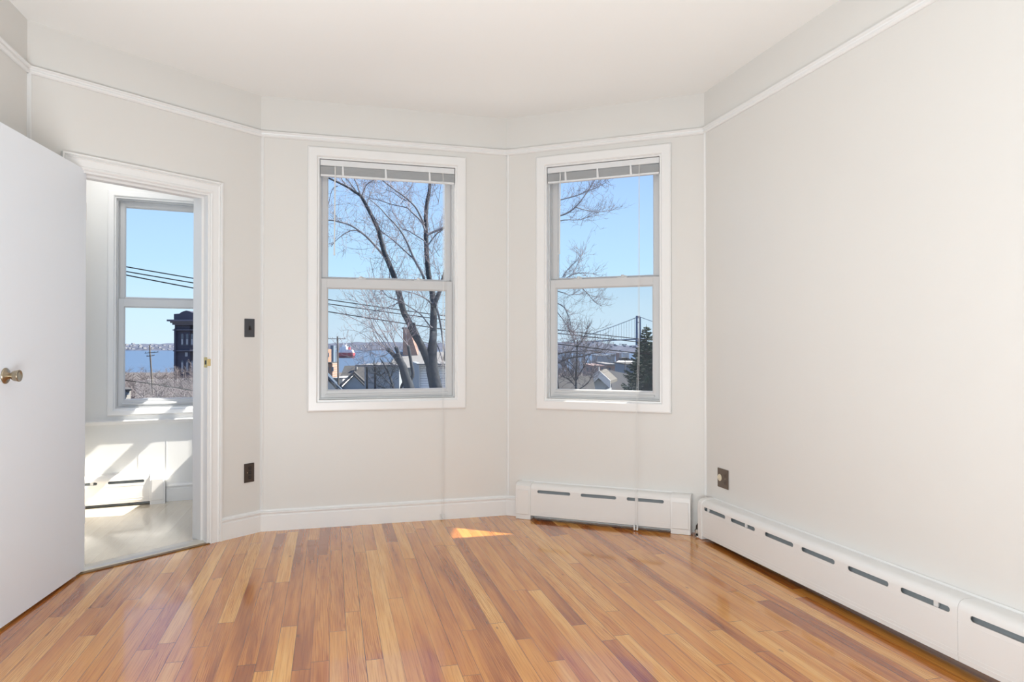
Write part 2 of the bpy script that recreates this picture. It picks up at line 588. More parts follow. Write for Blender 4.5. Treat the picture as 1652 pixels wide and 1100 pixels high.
OP_DOOR = (0.225, 0.945, 0.0, 2.05)
OP_1 = (0.345, 1.249, 0.800, 2.369)
OP_2 = (0.285, 1.062, 0.795, 2.370)

WL.slab('wall_left', 'wall_paint', OP_DOOR, label='short angled off-white wall with the doorway to the sun porch')
W1.slab('wall_front_left', 'wall_paint', OP_1)
W2.slab('wall_front_right', 'wall_paint', OP_2)
WR.slab('wall_right', 'wall_paint')
WX.slab('wall_far_left', 'wall_paint')
WB.slab('wall_back', 'wall_paint')

# floor (boards run parallel to the right wall): local y = D direction
def floor_slab(name, mat, pts, z0, z1):
    Mf = Matrix.Translation((C0.x, C0.y, 0)) @ Matrix.Rotation(math.atan2(D.y, D.x) - R(90), 4, 'Z')
    inv = Mf.inverted()
    mb = MB()
    mb.poly_prism([inv @ Vector((p.x, p.y, z0)) for p in pts], (0, 0, z1 - z0))
    o = mb.build(name, mat)
    o.matrix_world = Mf
    return struct(o)
room_poly = [C0, C1, C2, C3, C4, C5]
ctr = sum(room_poly, Vector((0, 0))) / 6
floor_slab('floor', 'floor_boards', [p for p in room_poly], -0.1, 0.0)
grow = [p + (p - ctr).normalized() * 0.14 for p in room_poly]
floor_slab('ceiling', 'ceiling_paint', grow, ZC, ZC + 0.15)

# ------------------------------------------------------------------ sun porch
d3 = Vector((math.cos(R(24)), math.sin(R(24))))
P_R = Vector((-2.557, 5.318)) + d3 * 0.78
P_L = Vector((-2.557, 5.318)) - d3 * 0.60
nL = Vector((-WL.d.y, WL.d.x))            # outward of the left wall
Q0, Q1 = C0 + nL * TH, C1 + nL * TH
WP3 = Wall(P_L, P_R, Q0, Q1)
WPL = Wall(Q0, P_L, None, P_R)
WPR = Wall(P_R, Q1 + WL.d * 0.02, P_L, None)
OFF3 = 0.60 - 1.0                          # porch window measured from (-2.557, 5.318) minus one metre
def s3(v):
    return v + OFF3
OP_3 = (s3(0.64), s3(1.50), 0.695, 2.245)
OP_4 = (0.04, 0.62, 0.93, 1.86)
OP_5 = (0.45, WPL.L - 0.35, 0.72, 2.24)
WP3.slab('wall_porch_front', 'porch_paint', OP_3, th=0.12)
WPL.slab('wall_porch_left', 'porch_paint', OP_5, th=0.12)
WPR.slab('wall_porch_right', 'porch_paint', OP_4, th=0.06)
porch_poly = [Q0, P_L, P_R, Q1]
# the porch floor also runs through the doorway up to the threshold
dA, dB = C0 + WL.d * 0.225, C0 + WL.d * 0.945
floor_slab('floor_porch', 'porch_boards', [Q0, P_L, P_R, Q1, dB + nL * TH, dB + nL * 0.06, dA + nL * 0.06, dA + nL * TH], -0.1, 0.004)
pc = sum(porch_poly, Vector((0, 0))) / 4
floor_slab('ceiling_porch', 'ceiling_paint', [p + (p - pc).normalized() * 0.14 for p in (P_L, P_R)] + [Q1 + nL * 0.02, Q0 + nL * 0.02], ZC - 0.1, ZC + 0.15)

# ------------------------------------------------------------------ mouldings
rail = [(0.0, ZR0), (-0.009, ZR0), (-0.016, ZR0 + 0.006), (-0.016, ZR0 + 0.014), (-0.010, ZR0 + 0.018), (-0.013, ZR0 + 0.024), (-0.022, ZR0 + 0.030), (-0.022, ZR1 - 0.002), (-0.018, ZR1), (0.0, ZR1)]
base = [(0.0, 0.0), (-0.016, 0.0), (-0.016, 0.096), (-0.012, 0.101), (-0.012, 0.108), (-0.018, 0.113), (-0.018, 0.120), (-0.007, 0.125), (-0.005, 0.133), (0.0, 0.133)]
n_trim = [0]
def trim(o, label=None):
    n_trim[0] += 1
    o.name = 'trim_%d' % n_trim[0]
    return struct(o, label)
for wl, lb in ((WX, 'picture rail along the far left wall'), (WL, 'picture rail above the porch doorway'), (W1, 'picture rail above the left bay window'), (W2, 'picture rail above the right bay window'), (WR, 'picture rail along the bare right wall')):
    trim(wl.moulding('trim', rail), lb)
o = WL.moulding('baseboard_left', base, x0=1.021); struct(o)
o = W1.moulding('baseboard_front_left', base); struct(o)
o = W2.moulding('baseboard_front_right', base, x1=0.096); struct(o)
o = WX.moulding('baseboard_far_left', base, x0=0.01); struct(o)
# narrow corner beads below the picture rail
for wl, nm in ((WL, 'far left corner'), (W1, 'corner between the doorway wall and the left bay window'), (W2, 'corner between the two bay windows'), (WR, 'right corner of the bay')):
    t0 = wl.t0
    mb = MB()
    mb.poly_prism([(0, 0, 0.133), (0.02, 0, 0.133), (0.02, -0.005, 0.133), (0.013, -0.011, 0.133), (0.006 + 0.008 * t0, -0.009, 0.133)], (0, 0, ZR0 - 0.133))
    o = mb.build('trim', 'trim_white')
    wl.place(o)
    trim(o, 'thin vertical corner bead in the ' + nm)

# ------------------------------------------------------------------ windows
def sash(mb, x0, x1, z0, z1, st, rb, rt, y0, y1):
    """sash frame with sloped glazing beads, st = stile, rb/rt = bottom and top rail"""
    b = 0.008
    for (xa, xb, za, zb) in ((x0, x0 + st - b, z0, z1), (x1 - st + b, x1, z0, z1), (x0 + st - b, x1 - st + b, z0, z0 + rb - b), (x0 + st - b, x1 - st + b, z1 - rt + b, z1)):
        mb.box(xa, xb, y0, y1, za, zb)
    # bead: wedge around the glass, thinner towards the pane
    gx0, gx1, gz0, gz1 = x0 + st, x1 - st, z0 + rb, z1 - rt
    mb.ring(gx0, gx1, gz0, gz1, [(0.0, y0 + 0.011), (b, y0 + 0.003), (b, y1 - 0.002), (0.0, y1 - 0.008)])
    return gx0, gx1, gz0, gz1

def make_window(name, wall, op, zmb, zmt, casing=0.063, depth=0.0, label=None, stool=False, locks=(), screen=True, cas_y=-0.018, sill_tilt=True):
    s0, s1, z0, z1 = op
    root = empty(name, wall.M)
    struct(root, label)
    d = depth
    c = casing
    if c > 0:
        MB().ring(s0, s1, z0, z1, [(0.0, 0.0), (0.0, cas_y + 0.007), (0.007, cas_y), (c - 0.010, cas_y), (c - 0.003, cas_y + 0.003), (c, cas_y + 0.008), (c, 0.0)]).build('casing', 'trim_white', root, bevel=0.0015)
    MB().ring(s0, s1, z0, z1, [(0.0, -0.004), (-0.010, -0.004), (-0.010, 0.115), (0.0, 0.115)]).build('jamb_lining', 'trim_white', root)
    fr = MB()
    fr.ring(s0, s1, z0, z1, [(-0.010, 0.032 + d), (-0.021, 0.032 + d), (-0.021, 0.070 + d), (-0.027, 0.070 + d), (-0.027, 0.110 + d), (-0.010, 0.110 + d)])
    fr.build('window_frame', 'vinyl_white', root, bevel=0.001)
    lo = MB()
    g = sash(lo, s0 + 0.022, s1 - 0.022, z0 + 0.022, zmt, 0.045, 0.052, zmt - zmb, 0.038 + d, 0.068 + d)
    lower = lo.build('lower_sash', 'vinyl_white', root, bevel=0.0012)
    MB().box(g[0] - 0.003, g[1] + 0.003, 0.052 + d, 0.055 + d, g[2] - 0.003, g[3] + 0.003).build('pane', 'pane_glass', lower)
    MB().poly_prism([(s0 + 0.05, 0.022 + d, z0 + 0.036), (s0 + 0.05, 0.0385 + d, z0 + 0.036), (s0 + 0.05, 0.0385 + d, z0 + 0.05), (s0 + 0.05, 0.026 + d, z0 + 0.046)], (s1 - s0 - 0.10, 0, 0)).build('lift_rail', 'vinyl_white', lower, bevel=0.001)
    up = MB()
    g2 = sash(up, s0 + 0.028, s1 - 0.028, zmb + 0.004, z1 - 0.026, 0.040, zmt - zmb + 0.012, 0.040, 0.073 + d, 0.103 + d)
    upper = up.build('upper_sash', 'vinyl_white', root, bevel=0.0012)
    MB().box(g2[0] - 0.003, g2[1] + 0.003, 0.087 + d, 0.090 + d, g2[2] - 0.003, g2[3] + 0.003).build('pane', 'pane_glass', upper)
    for lx in locks:
        k = MB()
        k.box(lx - 0.03, lx + 0.03, 0.042 + d, 0.066 + d, zmt, zmt + 0.006)
        k.lathe([(0.012, 0), (0.012, 0.010), (0.009, 0.014)], (lx, 0.054 + d, zmt + 0.006), (0, 0, 1), 14)
        k.loops([[(lx - 0.004, 0.047 + d, zmt + 0.012), (lx - 0.004, 0.060 + d, zmt + 0.012), (lx - 0.004, 0.060 + d, zmt + 0.020), (lx - 0.004, 0.047 + d, zmt + 0.020)], [(lx + 0.034, 0.050 + d, zmt + 0.007), (lx + 0.034, 0.058 + d, zmt + 0.007), (lx + 0.034, 0.058 + d, zmt + 0.012), (lx + 0.034, 0.050 + d, zmt + 0.012)]])
        k.build('sash_lock', 'vinyl_white', root)
    if screen:
        MB().quad((s0 + 0.02, 0.1085 + d, z0 + 0.02), (s1 - 0.02, 0.1085 + d, z0 + 0.02), (s1 - 0.02, 0.1085 + d, zmt - 0.02), (s0 + 0.02, 0.1085 + d, zmt - 0.02)).build('insect_screen', 'screen_mesh', root)
    return root

make_window('window_1', W1, OP_1, 1.528, 1.594, label='left bay window, bare tree, ship and power lines outside', locks=(0.62, 1.0))
make_window('window_2', W2, OP_2, 1.540, 1.602, label='right bay window, suspension bridge and spruce outside', locks=(0.50, 0.80))
make_window('window_3', WP3, OP_3, 1.440, 1.505, casing=0.045, depth=-0.012, label='sun porch window seen through the doorway, brick tower outside', screen=False)
make_window('window_4', WPR, OP_4, 1.45, 1.505, casing=0.0, depth=-0.03, screen=False)
make_window('window_5', WPL, OP_5, 1.44, 1.505, casing=0.06, depth=-0.01, screen=False)

# porch sill ledge, baseboard
o = MB().poly_prism([(0.0, 0, 0.588), (0.0, -0.018, 0.588), (0.0, -0.022, 0.600), (0.0, -0.024, 0.604), (0.0, -0.027, 0.612), (0.0, -0.024, 0.618), (0.0, 0, 0.620)], (WP3.L, 0, 0)).build('trim', 'trim_white')
WP3.place(o); trim(o, 'white ledge moulding under the sun porch window')
o = MB().poly_prism([(s3(0.985), y, z) for y, z in base], (WP3.L - s3(0.985), 0, 0)).build('baseboard_porch', 'trim_white')
WP3.place(o); struct(o)
mb = MB()
for xb in (s3(0.80), s3(0.985), s3(1.17)):
    mb.box(xb - 0.002, xb + 0.002, -0.0015, 0.0, 0.134, 0.588)
o = mb.build('trim', 'porch_paint'); WP3.place(o); trim(o, 'panel joints in the wall below the porch window')

# ------------------------------------------------------------------ doorway
frame = empty('trim_door_frame', WL.M)
frame.name = 'trim_%d' % (n_trim[0] + 1); n_trim[0] += 1
struct(frame, 'white moulded frame of the doorway to the sun porch')
s0, s1, _, zt = OP_DOOR
MB().arch3(s0, s1, 0.0, zt, [(0.0, 0.0), (0.0, -0.013), (0.006, -0.018), (0.014, -0.016), (0.018, -0.011), (0.050, -0.013), (0.056, -0.018), (0.062, -0.013), (0.066, -0.022), (0.075, -0.022), (0.075, 0.0)]).build('casing', 'trim_white', frame)
MB().arch3(s0, s1, 0.0, zt, [(0.0, -0.004), (-0.012, -0.004), (-0.012, TH), (0.0, TH)]).build('jamb', 'trim_white', frame)
MB().arch3(s0, s1, 0.0, zt, [(-0.012, 0.040), (-0.024, 0.042), (-0.024, 0.078), (-0.012, 0.080)]).build('door_stop', 'trim_white', frame)
sp = MB()
sp.box(s1 - 0.0135, s1 - 0.0115, -0.003, 0.030, 1.030, 1.090)
sp.poly_prism([(s1 - 0.0135, -0.003, 1.040), (s1 - 0.0115, -0.003, 1.040), (s1 + 0.001, -0.016, 1.040), (s1 - 0.001, -0.017, 1.040)], (0, 0, 0.04))
sp.build('strike_plate', 'brass', frame)
MB().box(s1 - 0.0142, s1 - 0.0133, 0.006, 0.020, 1.048, 1.072).build('latch_hole', 'device_dark', frame)
thr = empty('trim_threshold', WL.M)
thr.name = 'trim_%d' % (n_trim[0] + 1); n_trim[0] += 1
struct(thr, 'pale worn threshold strip on the floor of the doorway')
MB().poly_prism([(s0 - 0.0, 0.012, 0.0), (s0 - 0.0, 0.016, 0.010), (s0 - 0.0, 0.035, 0.017), (s0 - 0.0, 0.085, 0.018), (s0, 0.118, 0.005), (s0, 0.118, 0.0)], (s1 - s0, 0, 0)).build('threshold_strip', 'threshold_metal', thr)
MB().box(s0 - 0.03, s1 + 0.005, -0.016, 0.013, 0.0, 0.006).build('wood_edge', 'threshold_wood', thr, bevel=0.002)

# the open door leaf
H = Vector((-2.186, 3.655))
dd = Vector((0.115, -0.741)).normalized()
door = empty('door_1', Matrix.Translation((H.x, H.y, 0)) @ Matrix.Rotation(math.atan2(dd.y, dd.x), 4, 'Z'))
struct(door, 'white flush door standing open into the room, brass-coloured knob')
# local x along the leaf, local y>0 = its right-hand (visible) face side
MB().box(0.0, 0.812, -0.036, 0.0, 0.012, 2.058).build('door_panel', 'door_white', door, bevel=0.0015)
kx, kz = 0.750, 1.032
kn = MB()
kn.lathe([(0.0, 0.014), (0.0100, 0.014), (0.0100, 0.020), (0.0115, 0.023), (0.0175, 0.028), (0.0215, 0.035), (0.0235, 0.047), (0.0245, 0.052), (0.0238, 0.0545), (0.021, 0.0545), (0.019, 0.052), (0.011, 0.051), (0.0, 0.0505)], (kx, 0, kz), (0, 1, 0), 36)
kob = kn.build('door_knob', 'knob_bronze', door, smooth=True)
MB().lathe([(0.0, 0.0), (0.033, 0.0), (0.033, 0.003), (0.029, 0.007), (0.016, 0.010), (0.011, 0.021), (0.0, 0.021)], (kx, 0, kz), (0, 1, 0), 36).build('rosette', 'knob_bronze', kob, smooth=True)
for hz in (0.25, 1.80):
    h_ = MB()
    h_.lathe([(0.006, 0), (0.006, 0.09)], (-0.004, -0.006, hz), (0, 0, 1), 12)
    h_.build('hinge', 'trim_white', door)

# ------------------------------------------------------------------ mini blinds
def make_blind(wall, op, wand_s, wand_len, cord_s, tapes, label, tassel_z, cy):
    s0, s1, z0, z1 = op
    a, b = s0 + 0.014, s1 - 0.014
    root = empty('mini_blind', wall.M)
    tag(root, label, 'blind', 'raised window blinds')
    hr = MB()
    hr.poly_prism([(a, 0.004, z1 - 0.014), (a, 0.004, z1 - 0.048), (a, 0.007, z1 - 0.051), (a, 0.030, z1 - 0.051), (a, 0.030, z1 - 0.014)], (b - a, 0, 0))
    hr.build('head_rail', 'blind_white', root, bevel=0.002)
    sl = MB()
    z = z1 - 0.057
    k = 0
    while z > z1 - 0.103:
        t = 0.0012
        lean = 0.0015 * math.sin(k * 2.1)
        sl.loops([[(x, 0.006 + lean, z), (x, 0.018 + lean, z + 0.0022), (x, 0.030 + lean, z), (x, 0.030 + lean, z - t), (x, 0.018 + lean, z + 0.0022 - t), (x, 0.006 + lean, z - t)] for x in (a + 0.003, b - 0.003)])
        z -= 0.0027
        k += 1
    sl.build('slats', 'blind_white', root)
    MB().box(a + 0.002, b - 0.002, 0.004, 0.031, z1 - 0.120, z1 - 0.106).build('bottom_rail', 'blind_white', root, bevel=0.003)
    for tx in tapes:
        MB().poly_prism([(tx - 0.0055, 0.0022, z1 - 0.051), (tx + 0.0055, 0.0022, z1 - 0.051), (tx + 0.0055 + 0.004, 0.0022, z1 - 0.110), (tx - 0.005, 0.0022, z1 - 0.110)], (0, 0.0012, 0)).build('ladder_tape', 'blind_white', root)
    wd = MB()
    wd.tube([(wand_s, -0.004, z1 - 0.050), (wand_s, -0.006, z1 - 0.065)], 0.002, 6)
    wd.tube([(wand_s, -0.006, z1 - 0.062), (wand_s - 0.004, -0.008, z1 - 0.05 - wand_len * 0.96), (wand_s - 0.004, -0.008, z1 - 0.05 - wand_len)], [0.0042, 0.0042, 0.0055], 6)
    wd.build('wand', 'cord_white', root)
    cs = cord_s
    cd = MB()
    cd.tube([(cs, 0.003, z1 - 0.046), (cs, -0.010, z1 - 0.10), (cs, -0.024, z0 + 0.3), (cs, cy, z0 - 0.10), (cs, cy, tassel_z + 0.03)], 0.0014, 5)
    cd.tube([(cs - 0.004, 0.003, z1 - 0.046), (cs - 0.004, -0.010, z1 - 0.10), (cs - 0.007, -0.026, z0 + 0.3), (cs - 0.010, cy, z0 - 0.10), (cs - 0.013, cy, tassel_z + 0.03)], 0.0010, 5)
    c = cd.build('pull_cord', 'cord_white', root)
    for q in (cs, cs - 0.016):
        MB().lathe([(0.001, 0.034), (0.004, 0.030), (0.0055, 0.008), (0.006, 0.0), (0.0, 0.0)], (q, cy, tassel_z), (-0.15 if q < cs else 0.1, 0, 1), 10).build('tassel', 'cord_white', c)
    return root
make_blind(W1, OP_1, 0.452, 0.58, 1.157, (0.500, 0.775, 1.065), 'white mini blind raised to the top of the left bay window', 0.006, -0.030)
make_blind(W2, OP_2, 0.392, 0.55, 0.925, (0.425, 0.645, 0.865), 'white mini blind raised to the top of the right bay window', 0.006, -0.094)
br = empty('curtain_bracket', WP3.M)
tag(br, 'small beige curtain rod bracket on the porch wall beside the door edge', 'bracket')
MB().box(s3(0.415), s3(0.452), -0.004, 0.0, 2.225, 2.31).build('wall_plate', 'bracket_beige', br)
MB().poly_prism([(s3(0.422), -0.004, 2.305), (s3(0.422), -0.055, 2.300), (s3(0.422), -0.055, 2.275), (s3(0.422), -0.004, 2.235)], (0.022, 0, 0)).build('arm', 'bracket_beige', br, bevel=0.002)

# ------------------------------------------------------------------ baseboard heaters
def capsule_cut(mb, xa, xb, zc, h, y0, y1):
    r = h / 2
    pts = []
    for k in range(9):
        t = R(90) + R(180) * k / 8
        pts.append((xa + r + r * math.cos(t), y0, zc + r * math.sin(t)))
    for k in range(9):
        t = R(-90) + R(180) * k / 8
        pts.append((xb - r + r * math.cos(t), y0, zc + r * math.sin(t)))
    mb.poly_prism(pts, (0, y1 - y0, 0))
def heater(wall, x0, x1, slots, caps, label, zb=0.028, zt=0.238, depth=0.072, seams=(), rise=0.0, group=None, damper=(), foot=True):
    M = wall.M @ Matrix.Translation((x0, 0, 0)) @ Matrix.Rotation(-rise, 4, 'Y')
    root = empty('baseboard_heater', M)
    tag(root, label, 'heater', group)
    L = x1 - x0
    outer = [(-depth + 0.002, zb), (-depth, zb + 0.03), (-depth, zt - 0.034), (-depth + 0.004, zt - 0.018), (-depth + 0.013, zt - 0.006), (-depth + 0.028, zt), (-0.003, zt + 0.001)]
    t = 0.0022
    inner = [(-0.003, zt - t), (-depth + 0.028, zt - t), (-depth + 0.015, zt - 0.0075), (-depth + 0.0065, zt - 0.0185), (-depth + t + 0.001, zt - 0.034), (-depth + t + 0.001, zb + 0.03), (-depth + 0.002 + t, zb)]
    prof = outer + inner
    bounds = [0.0] + [s - x0 for s in seams] + [L]
    for i in range(len(bounds) - 1):
        a, b = bounds[i] + (0.0008 if i else 0), bounds[i + 1] - (0.0008 if i < len(bounds) - 2 else 0)
        pn = MB().loops([[(x, y, z) for y, z in prof] for x in (a, b)]).build('front_cover', 'heater_enamel', root)
        ct = MB()
        hit = False
        for sa, sb in slots:
            sa, sb = sa - x0, sb - x0
            if sa > a and sb < b:
                capsule_cut(ct, sa, sb, zt - 0.047, 0.021, -depth - 0.02, -depth + 0.02)
                hit = True
        if hit:
            cut(pn, ct)
    # returned lip behind the slots and faint pressed lines
    ln = MB()
    for zz in (zb + 0.018, zb + 0.032, zt - 0.075):
        ln.box(0.0, L, -depth - 0.0008, -depth + 0.002, zz, zz + 0.0022)
    ln.build('pressed_line', 'heater_enamel', root)
    MB().box(0.004, L - 0.004, -0.004, -0.001, 0.10, zt + 0.011).build('back_plate', 'heater_enamel', root, bevel=0.001)
    MB().box(0.004, L - 0.004, -0.006, -0.001, 0.010, 0.0995).build('gap_shade_strip', 'heater_dark', root)  # dark strip put in for the shade in the gap under the cover
    el = MB()
    el.tube([(0.03, -0.036, zb + 0.055), (L - 0.03, -0.036, zb + 0.055)], 0.010, 10)
    nf = int((L - 0.2) / 0.012)
    for k in range(nf):
        xx = 0.1 + k * 0.012
        el.box(xx, xx + 0.0008, -0.060, -0.010, zb + 0.02, zb + 0.09)
    el.build('heating_element', 'heater_fin', root)
    MB().poly_prism([(0.02, -depth + 0.010, zt - 0.066), (0.02, -depth + 0.008, zt - 0.064), (0.02, -0.022, zt - 0.024), (0.02, -0.019, zt - 0.026)], (L - 0.04, 0, 0)).build('damper', 'heater_fin', root)
    for q in damper:
        MB().box(q - x0, q - x0 + 0.020, -depth + 0.008, -depth + 0.014, zt - 0.060, zt - 0.034).build('cover_clip', 'heater_enamel', root)
    for (ca, cb, kind) in caps:
        ca, cb = ca - x0, cb - x0
        e = 0.008
        cp = MB()
        op = [(-depth - e, 0.034), (-depth - e, zt - 0.034), (-depth - e + 0.004, zt - 0.015), (-depth + 0.010, zt - 0.001), (-depth + 0.028, zt + 0.0045), (-0.001, zt + 0.0055), (-0.001, 0.034)]
        cp.loops([[(x, y, z) for y, z in op] for x in (ca, cb)])
        if kind:
            cp.box(ca, cb, -depth - e + 0.004, -0.001, 0.001, 0.034)
            cp.box(ca + 0.012, cb - 0.012, -depth - e - 0.003, -depth - e, 0.036, zt - 0.040)
        else:
            cp.box(ca, cb, -depth - e + 0.002, -0.001, 0.001, 0.036)
        soften(cp.build('end_cap', 'heater_enamel', root, bevel=0.003))
    return root
hgr = 'white enamelled baseboard heaters'
heater(W2, 0.115, 1.245, [(0.253, 0.481), (0.552, 0.786), (0.854, 1.087)], [(0.100, 0.205, True), (1.129, 1.250, True)],
       'white baseboard heater under the right bay window', group=hgr, damper=(0.905,))
rise_r = 0.011
heater(WR, 0.082, 3.9, [(0.140, 0.374), (0.432, 0.665), (0.753, 0.985), (1.046, 1.276), (1.358, 1.589), (1.650, 1.879), (1.963, 2.194), (2.27, 2.50)], [(0.076, 0.118, False)],
       'long white baseboard heater along the bare right wall', zb=0.020, zt=0.236, depth=0.085, seams=(1.911,), rise=rise_r, group=hgr, damper=(0.165, 0.56, 1.80))
heater(WP3, s3(0.405), s3(0.975), [(s3(0.41), s3(0.545)), (s3(0.611), s3(0.842))], [(s3(0.879), s3(0.980), True)],
       'white baseboard heater in the sun porch beyond the open door', zt=0.226, group=hgr, damper=(s3(0.50),))

# dark pipe fitting showing in the gap between the two heaters
pf = empty('heating_pipe', WR.M @ Matrix.Translation((0.038, -0.072, 0)))
tag(pf, 'dark heating pipe elbow in the corner gap between the two heaters', 'pipe')
MB().tube([(0, 0, -0.0), (0, 0, 0.05), (0.0, 0.0, 0.060), (0.006, 0.003, 0.070), (0.012, 0.006, 0.072)], 0.011, 12).build('riser', 'cast_iron', pf, smooth=True)
MB().lathe([(0.018, 0.0), (0.018, 0.018), (0.014, 0.022)], (0, 0, 0.020), (0, 0, 1), 6).build('union_nut', 'pipe_metal', pf)
MB().tube([(-0.004, 0.008, 0.066), (-0.010, 0.018, 0.068), (-0.014, 0.028, 0.060)], 0.010, 10).build('elbow', 'cast_iron', pf, smooth=True)
MB().lathe([(0.020, 0), (0.020, 0.004), (0.014, 0.006)], (0, 0, 0.0005), (0, 0, 1), 20).build('floor_flange', 'pipe_metal', pf)

# ------------------------------------------------------------------ switch and outlets
def plate_root(wall, s, z, name, label, cat):
    r = empty(name, wall.M @ Matrix.Translation((s, 0, z)))
    return tag(r, label, cat)
sw = plate_root(WL, 1.211, 1.268, 'light_switch', 'dark slate toggle light switch on the wall right of the doorway', 'light switch')
MB().box(-0.035, 0.035, -0.006, -0.0003, -0.057, 0.057).build('wall_plate', 'slate_plate', sw, bevel=0.003)
tg = MB(); tg.poly_prism([(-0.005, -0.006, 0.006), (0.005, -0.006, 0.006), (0.004, -0.017, -0.004), (-0.004, -0.017, -0.004)], (0, 0.001, -0.010))
tg.build('toggle', 'device_dark', sw)
MB().box(-0.006, 0.006, -0.0068, -0.0055, -0.013, 0.013).build('toggle_slot', 'device_dark', sw)
for q in (-0.03, 0.03):
    MB().lathe([(0.0032, 0), (0.0032, 0.0012), (0, 0.0014)], (0, -0.006, q), (0, -1, 0), 10).build('screw', 'slate_plate', sw)
ol = plate_root(WL, 1.2115, 0.376, 'wall_outlet', 'dark brown outlet plate low on the wall right of the doorway', 'outlet')
MB().box(-0.035, 0.035, -0.006, -0.0003, -0.0585, 0.0585).build('wall_plate', 'bronze_plate', ol, bevel=0.003)
for q in (0.028, 0.0, -0.028):
    e = MB(); e.box(-0.008, 0.013, -0.0085, -0.0055, q - 0.010, q + 0.010)
    rc = e.build('receptacle', 'device_dark', ol, bevel=0.0015)
    MB().box(-0.002, 0.008, -0.0089, -0.0084, q + 0.001, q + 0.004).build('slot', 'slate_plate', rc)
MB().lathe([(0.003, 0), (0.003, 0.0014), (0, 0.0016)], (-0.014, -0.006, 0.002), (0, -1, 0), 10).build('screw', 'knob_bronze', ol)
o2 = plate_root(WR, 0.213, 0.378, 'wall_outlet', 'brown two-gang plate with round ivory jack near the corner on right wall', 'outlet')
MB().box(-0.0585, 0.0585, -0.006, -0.0003, -0.0565, 0.0565).build('wall_plate', 'plate_brown', o2, bevel=0.003)
jk = MB().lathe([(0.0, 0.0), (0.020, 0.0), (0.020, 0.003), (0.017, 0.006), (0.008, 0.006), (0.0, 0.005)], (-0.030, -0.006, 0.001), (0, -1, 0), 26).build('round_jack', 'ivory', o2)
MB().box(-0.034, -0.026, -0.0125, -0.0115, -0.010, -0.004).build('jack_opening', 'bracket_beige', jk)
for q in (0.022, -0.020):
    rc = MB().box(0.013, 0.042, -0.0085, -0.0055, q - 0.014, q + 0.014).build('receptacle', 'plate_brown', o2, bevel=0.003)
    s_ = MB(); s_.box(0.020, 0.0225, -0.0092, -0.0084, q - 0.004, q + 0.006); s_.box(0.032, 0.0345, -0.0092, -0.0084, q - 0.004, q + 0.006)
    s_.lathe([(0.0025, 0), (0.0025, 0.0007)], (0.0275, -0.0085, q - 0.008), (0, -1, 0), 8)
    s_.build('slots', 'device_dark', rc)
MB().lathe([(0.003, 0), (0.003, 0.0014), (0, 0.0016)], (0.028, -0.006, 0.001), (0, -1, 0), 10).build('screw', 'knob_bronze', o2)

# ================================================================== the view outside
def at(px, py, Y):
    """the point seen at photo pixel (px, py) lying Y metres in front of the camera"""
    x, z = (px - CX) / F_PX, (CY - py) / F_PX
    c, s = math.cos(PITCH), math.sin(PITCH)
    v = Vector((x, c - z * s, s + z * c))
    return Vector((0, 0, EYE)) + v * (Y / v.y)
rng = random.Random(11)

# ---- ground falling to the water, water, far shore
gm = MB()
prof_g = [(6.2, -4.6), (40, -6.0), (120, -9.0), (260, -11.3), (372, -12.0)]
gl = []
for x_ in (-420, -200, -90, -40, -12, 0, 12, 40, 90, 200, 420):
    gl.append([(x_ * (0.35 + y_ / 400), y_, z_) for y_, z_ in prof_g] + [(x_ * 1.3, 372, -16), (x_ * 0.35, 6.2, -16)])
gm.loops(gl)
struct(gm.build('ground', 'ground_brown'))
wm = MB()
wm.box(-5200, 5200, 340, 4600, -13.0, -12.4)
struct(wm.build('water', 'water'))
def hill(name, pts, Y0, Y1, zb, mat, seed):
    """ridge: pts = (px, py) skyline seen at distance Y1"""
    r_ = random.Random(seed)
    mb = MB()
    lps = []
    fine = []
    for i in range(len(pts) - 1):
        (xa, ya), (xb, yb) = pts[i], pts[i + 1]
        n = max(2, int(abs(xb - xa) / 6))
        for k in range(n):
            f = k / n
            fine.append((xa + (xb - xa) * f, ya + (yb - ya) * f + r_.uniform(-0.8, 0.8)))
    fine.append(pts[-1])
    for px, py in fine:
        top = at(px, py, Y1)
        foot = at(px, 560, Y0)
        lps.append([(foot.x, Y0, zb), (foot.x * 0.4 + top.x * 0.6, Y0 * 0.6 + Y1 * 0.4, zb + (top.z - zb) * 0.72), tuple(top), (top.x * 1.1, Y1 * 1.1, zb)])
    mb.loops(lps)
    return struct(mb.build(name, mat))
hill('far_shore', [(-300, 553), (150, 554), (240, 555), (330, 553), (520, 554), (580, 552), (620, 551), (680, 553), (760, 553), (840, 555)], 2900, 3300, -14, 'hill_wood', 4)
hill('right_shore', [(800, 555), (880, 553), (915, 552), (950, 550), (985, 555), (1010, 557), (1040, 556), (1100, 556), (1300, 552)], 1500, 1900, -14, 'hill_wood', 5)
sb = MB()
for k in range(130):
    px = rng.choice([rng.uniform(195, 320), rng.uniform(525, 700), rng.uniform(900, 1055)])
    far = px < 800
    Y = rng.uniform(2950, 3150) if far else rng.uniform(1560, 1750)
    p = at(px, rng.uniform(554, 563) if far else rng.uniform(552.5, 560), Y)
    q = Y / 1150
    ww, hh = rng.uniform(0.7, 2.2) * q, rng.uniform(0.6, 1.6) * q
    sb.box(p.x, p.x + ww, p.y - 160, p.y - 140, p.z - hh, p.z + hh * 0.3)
tag(sb.build('shore_houses', 'shore_pale'), 'scattered pale houses along the far shore across the water', 'houses', kind='stuff')

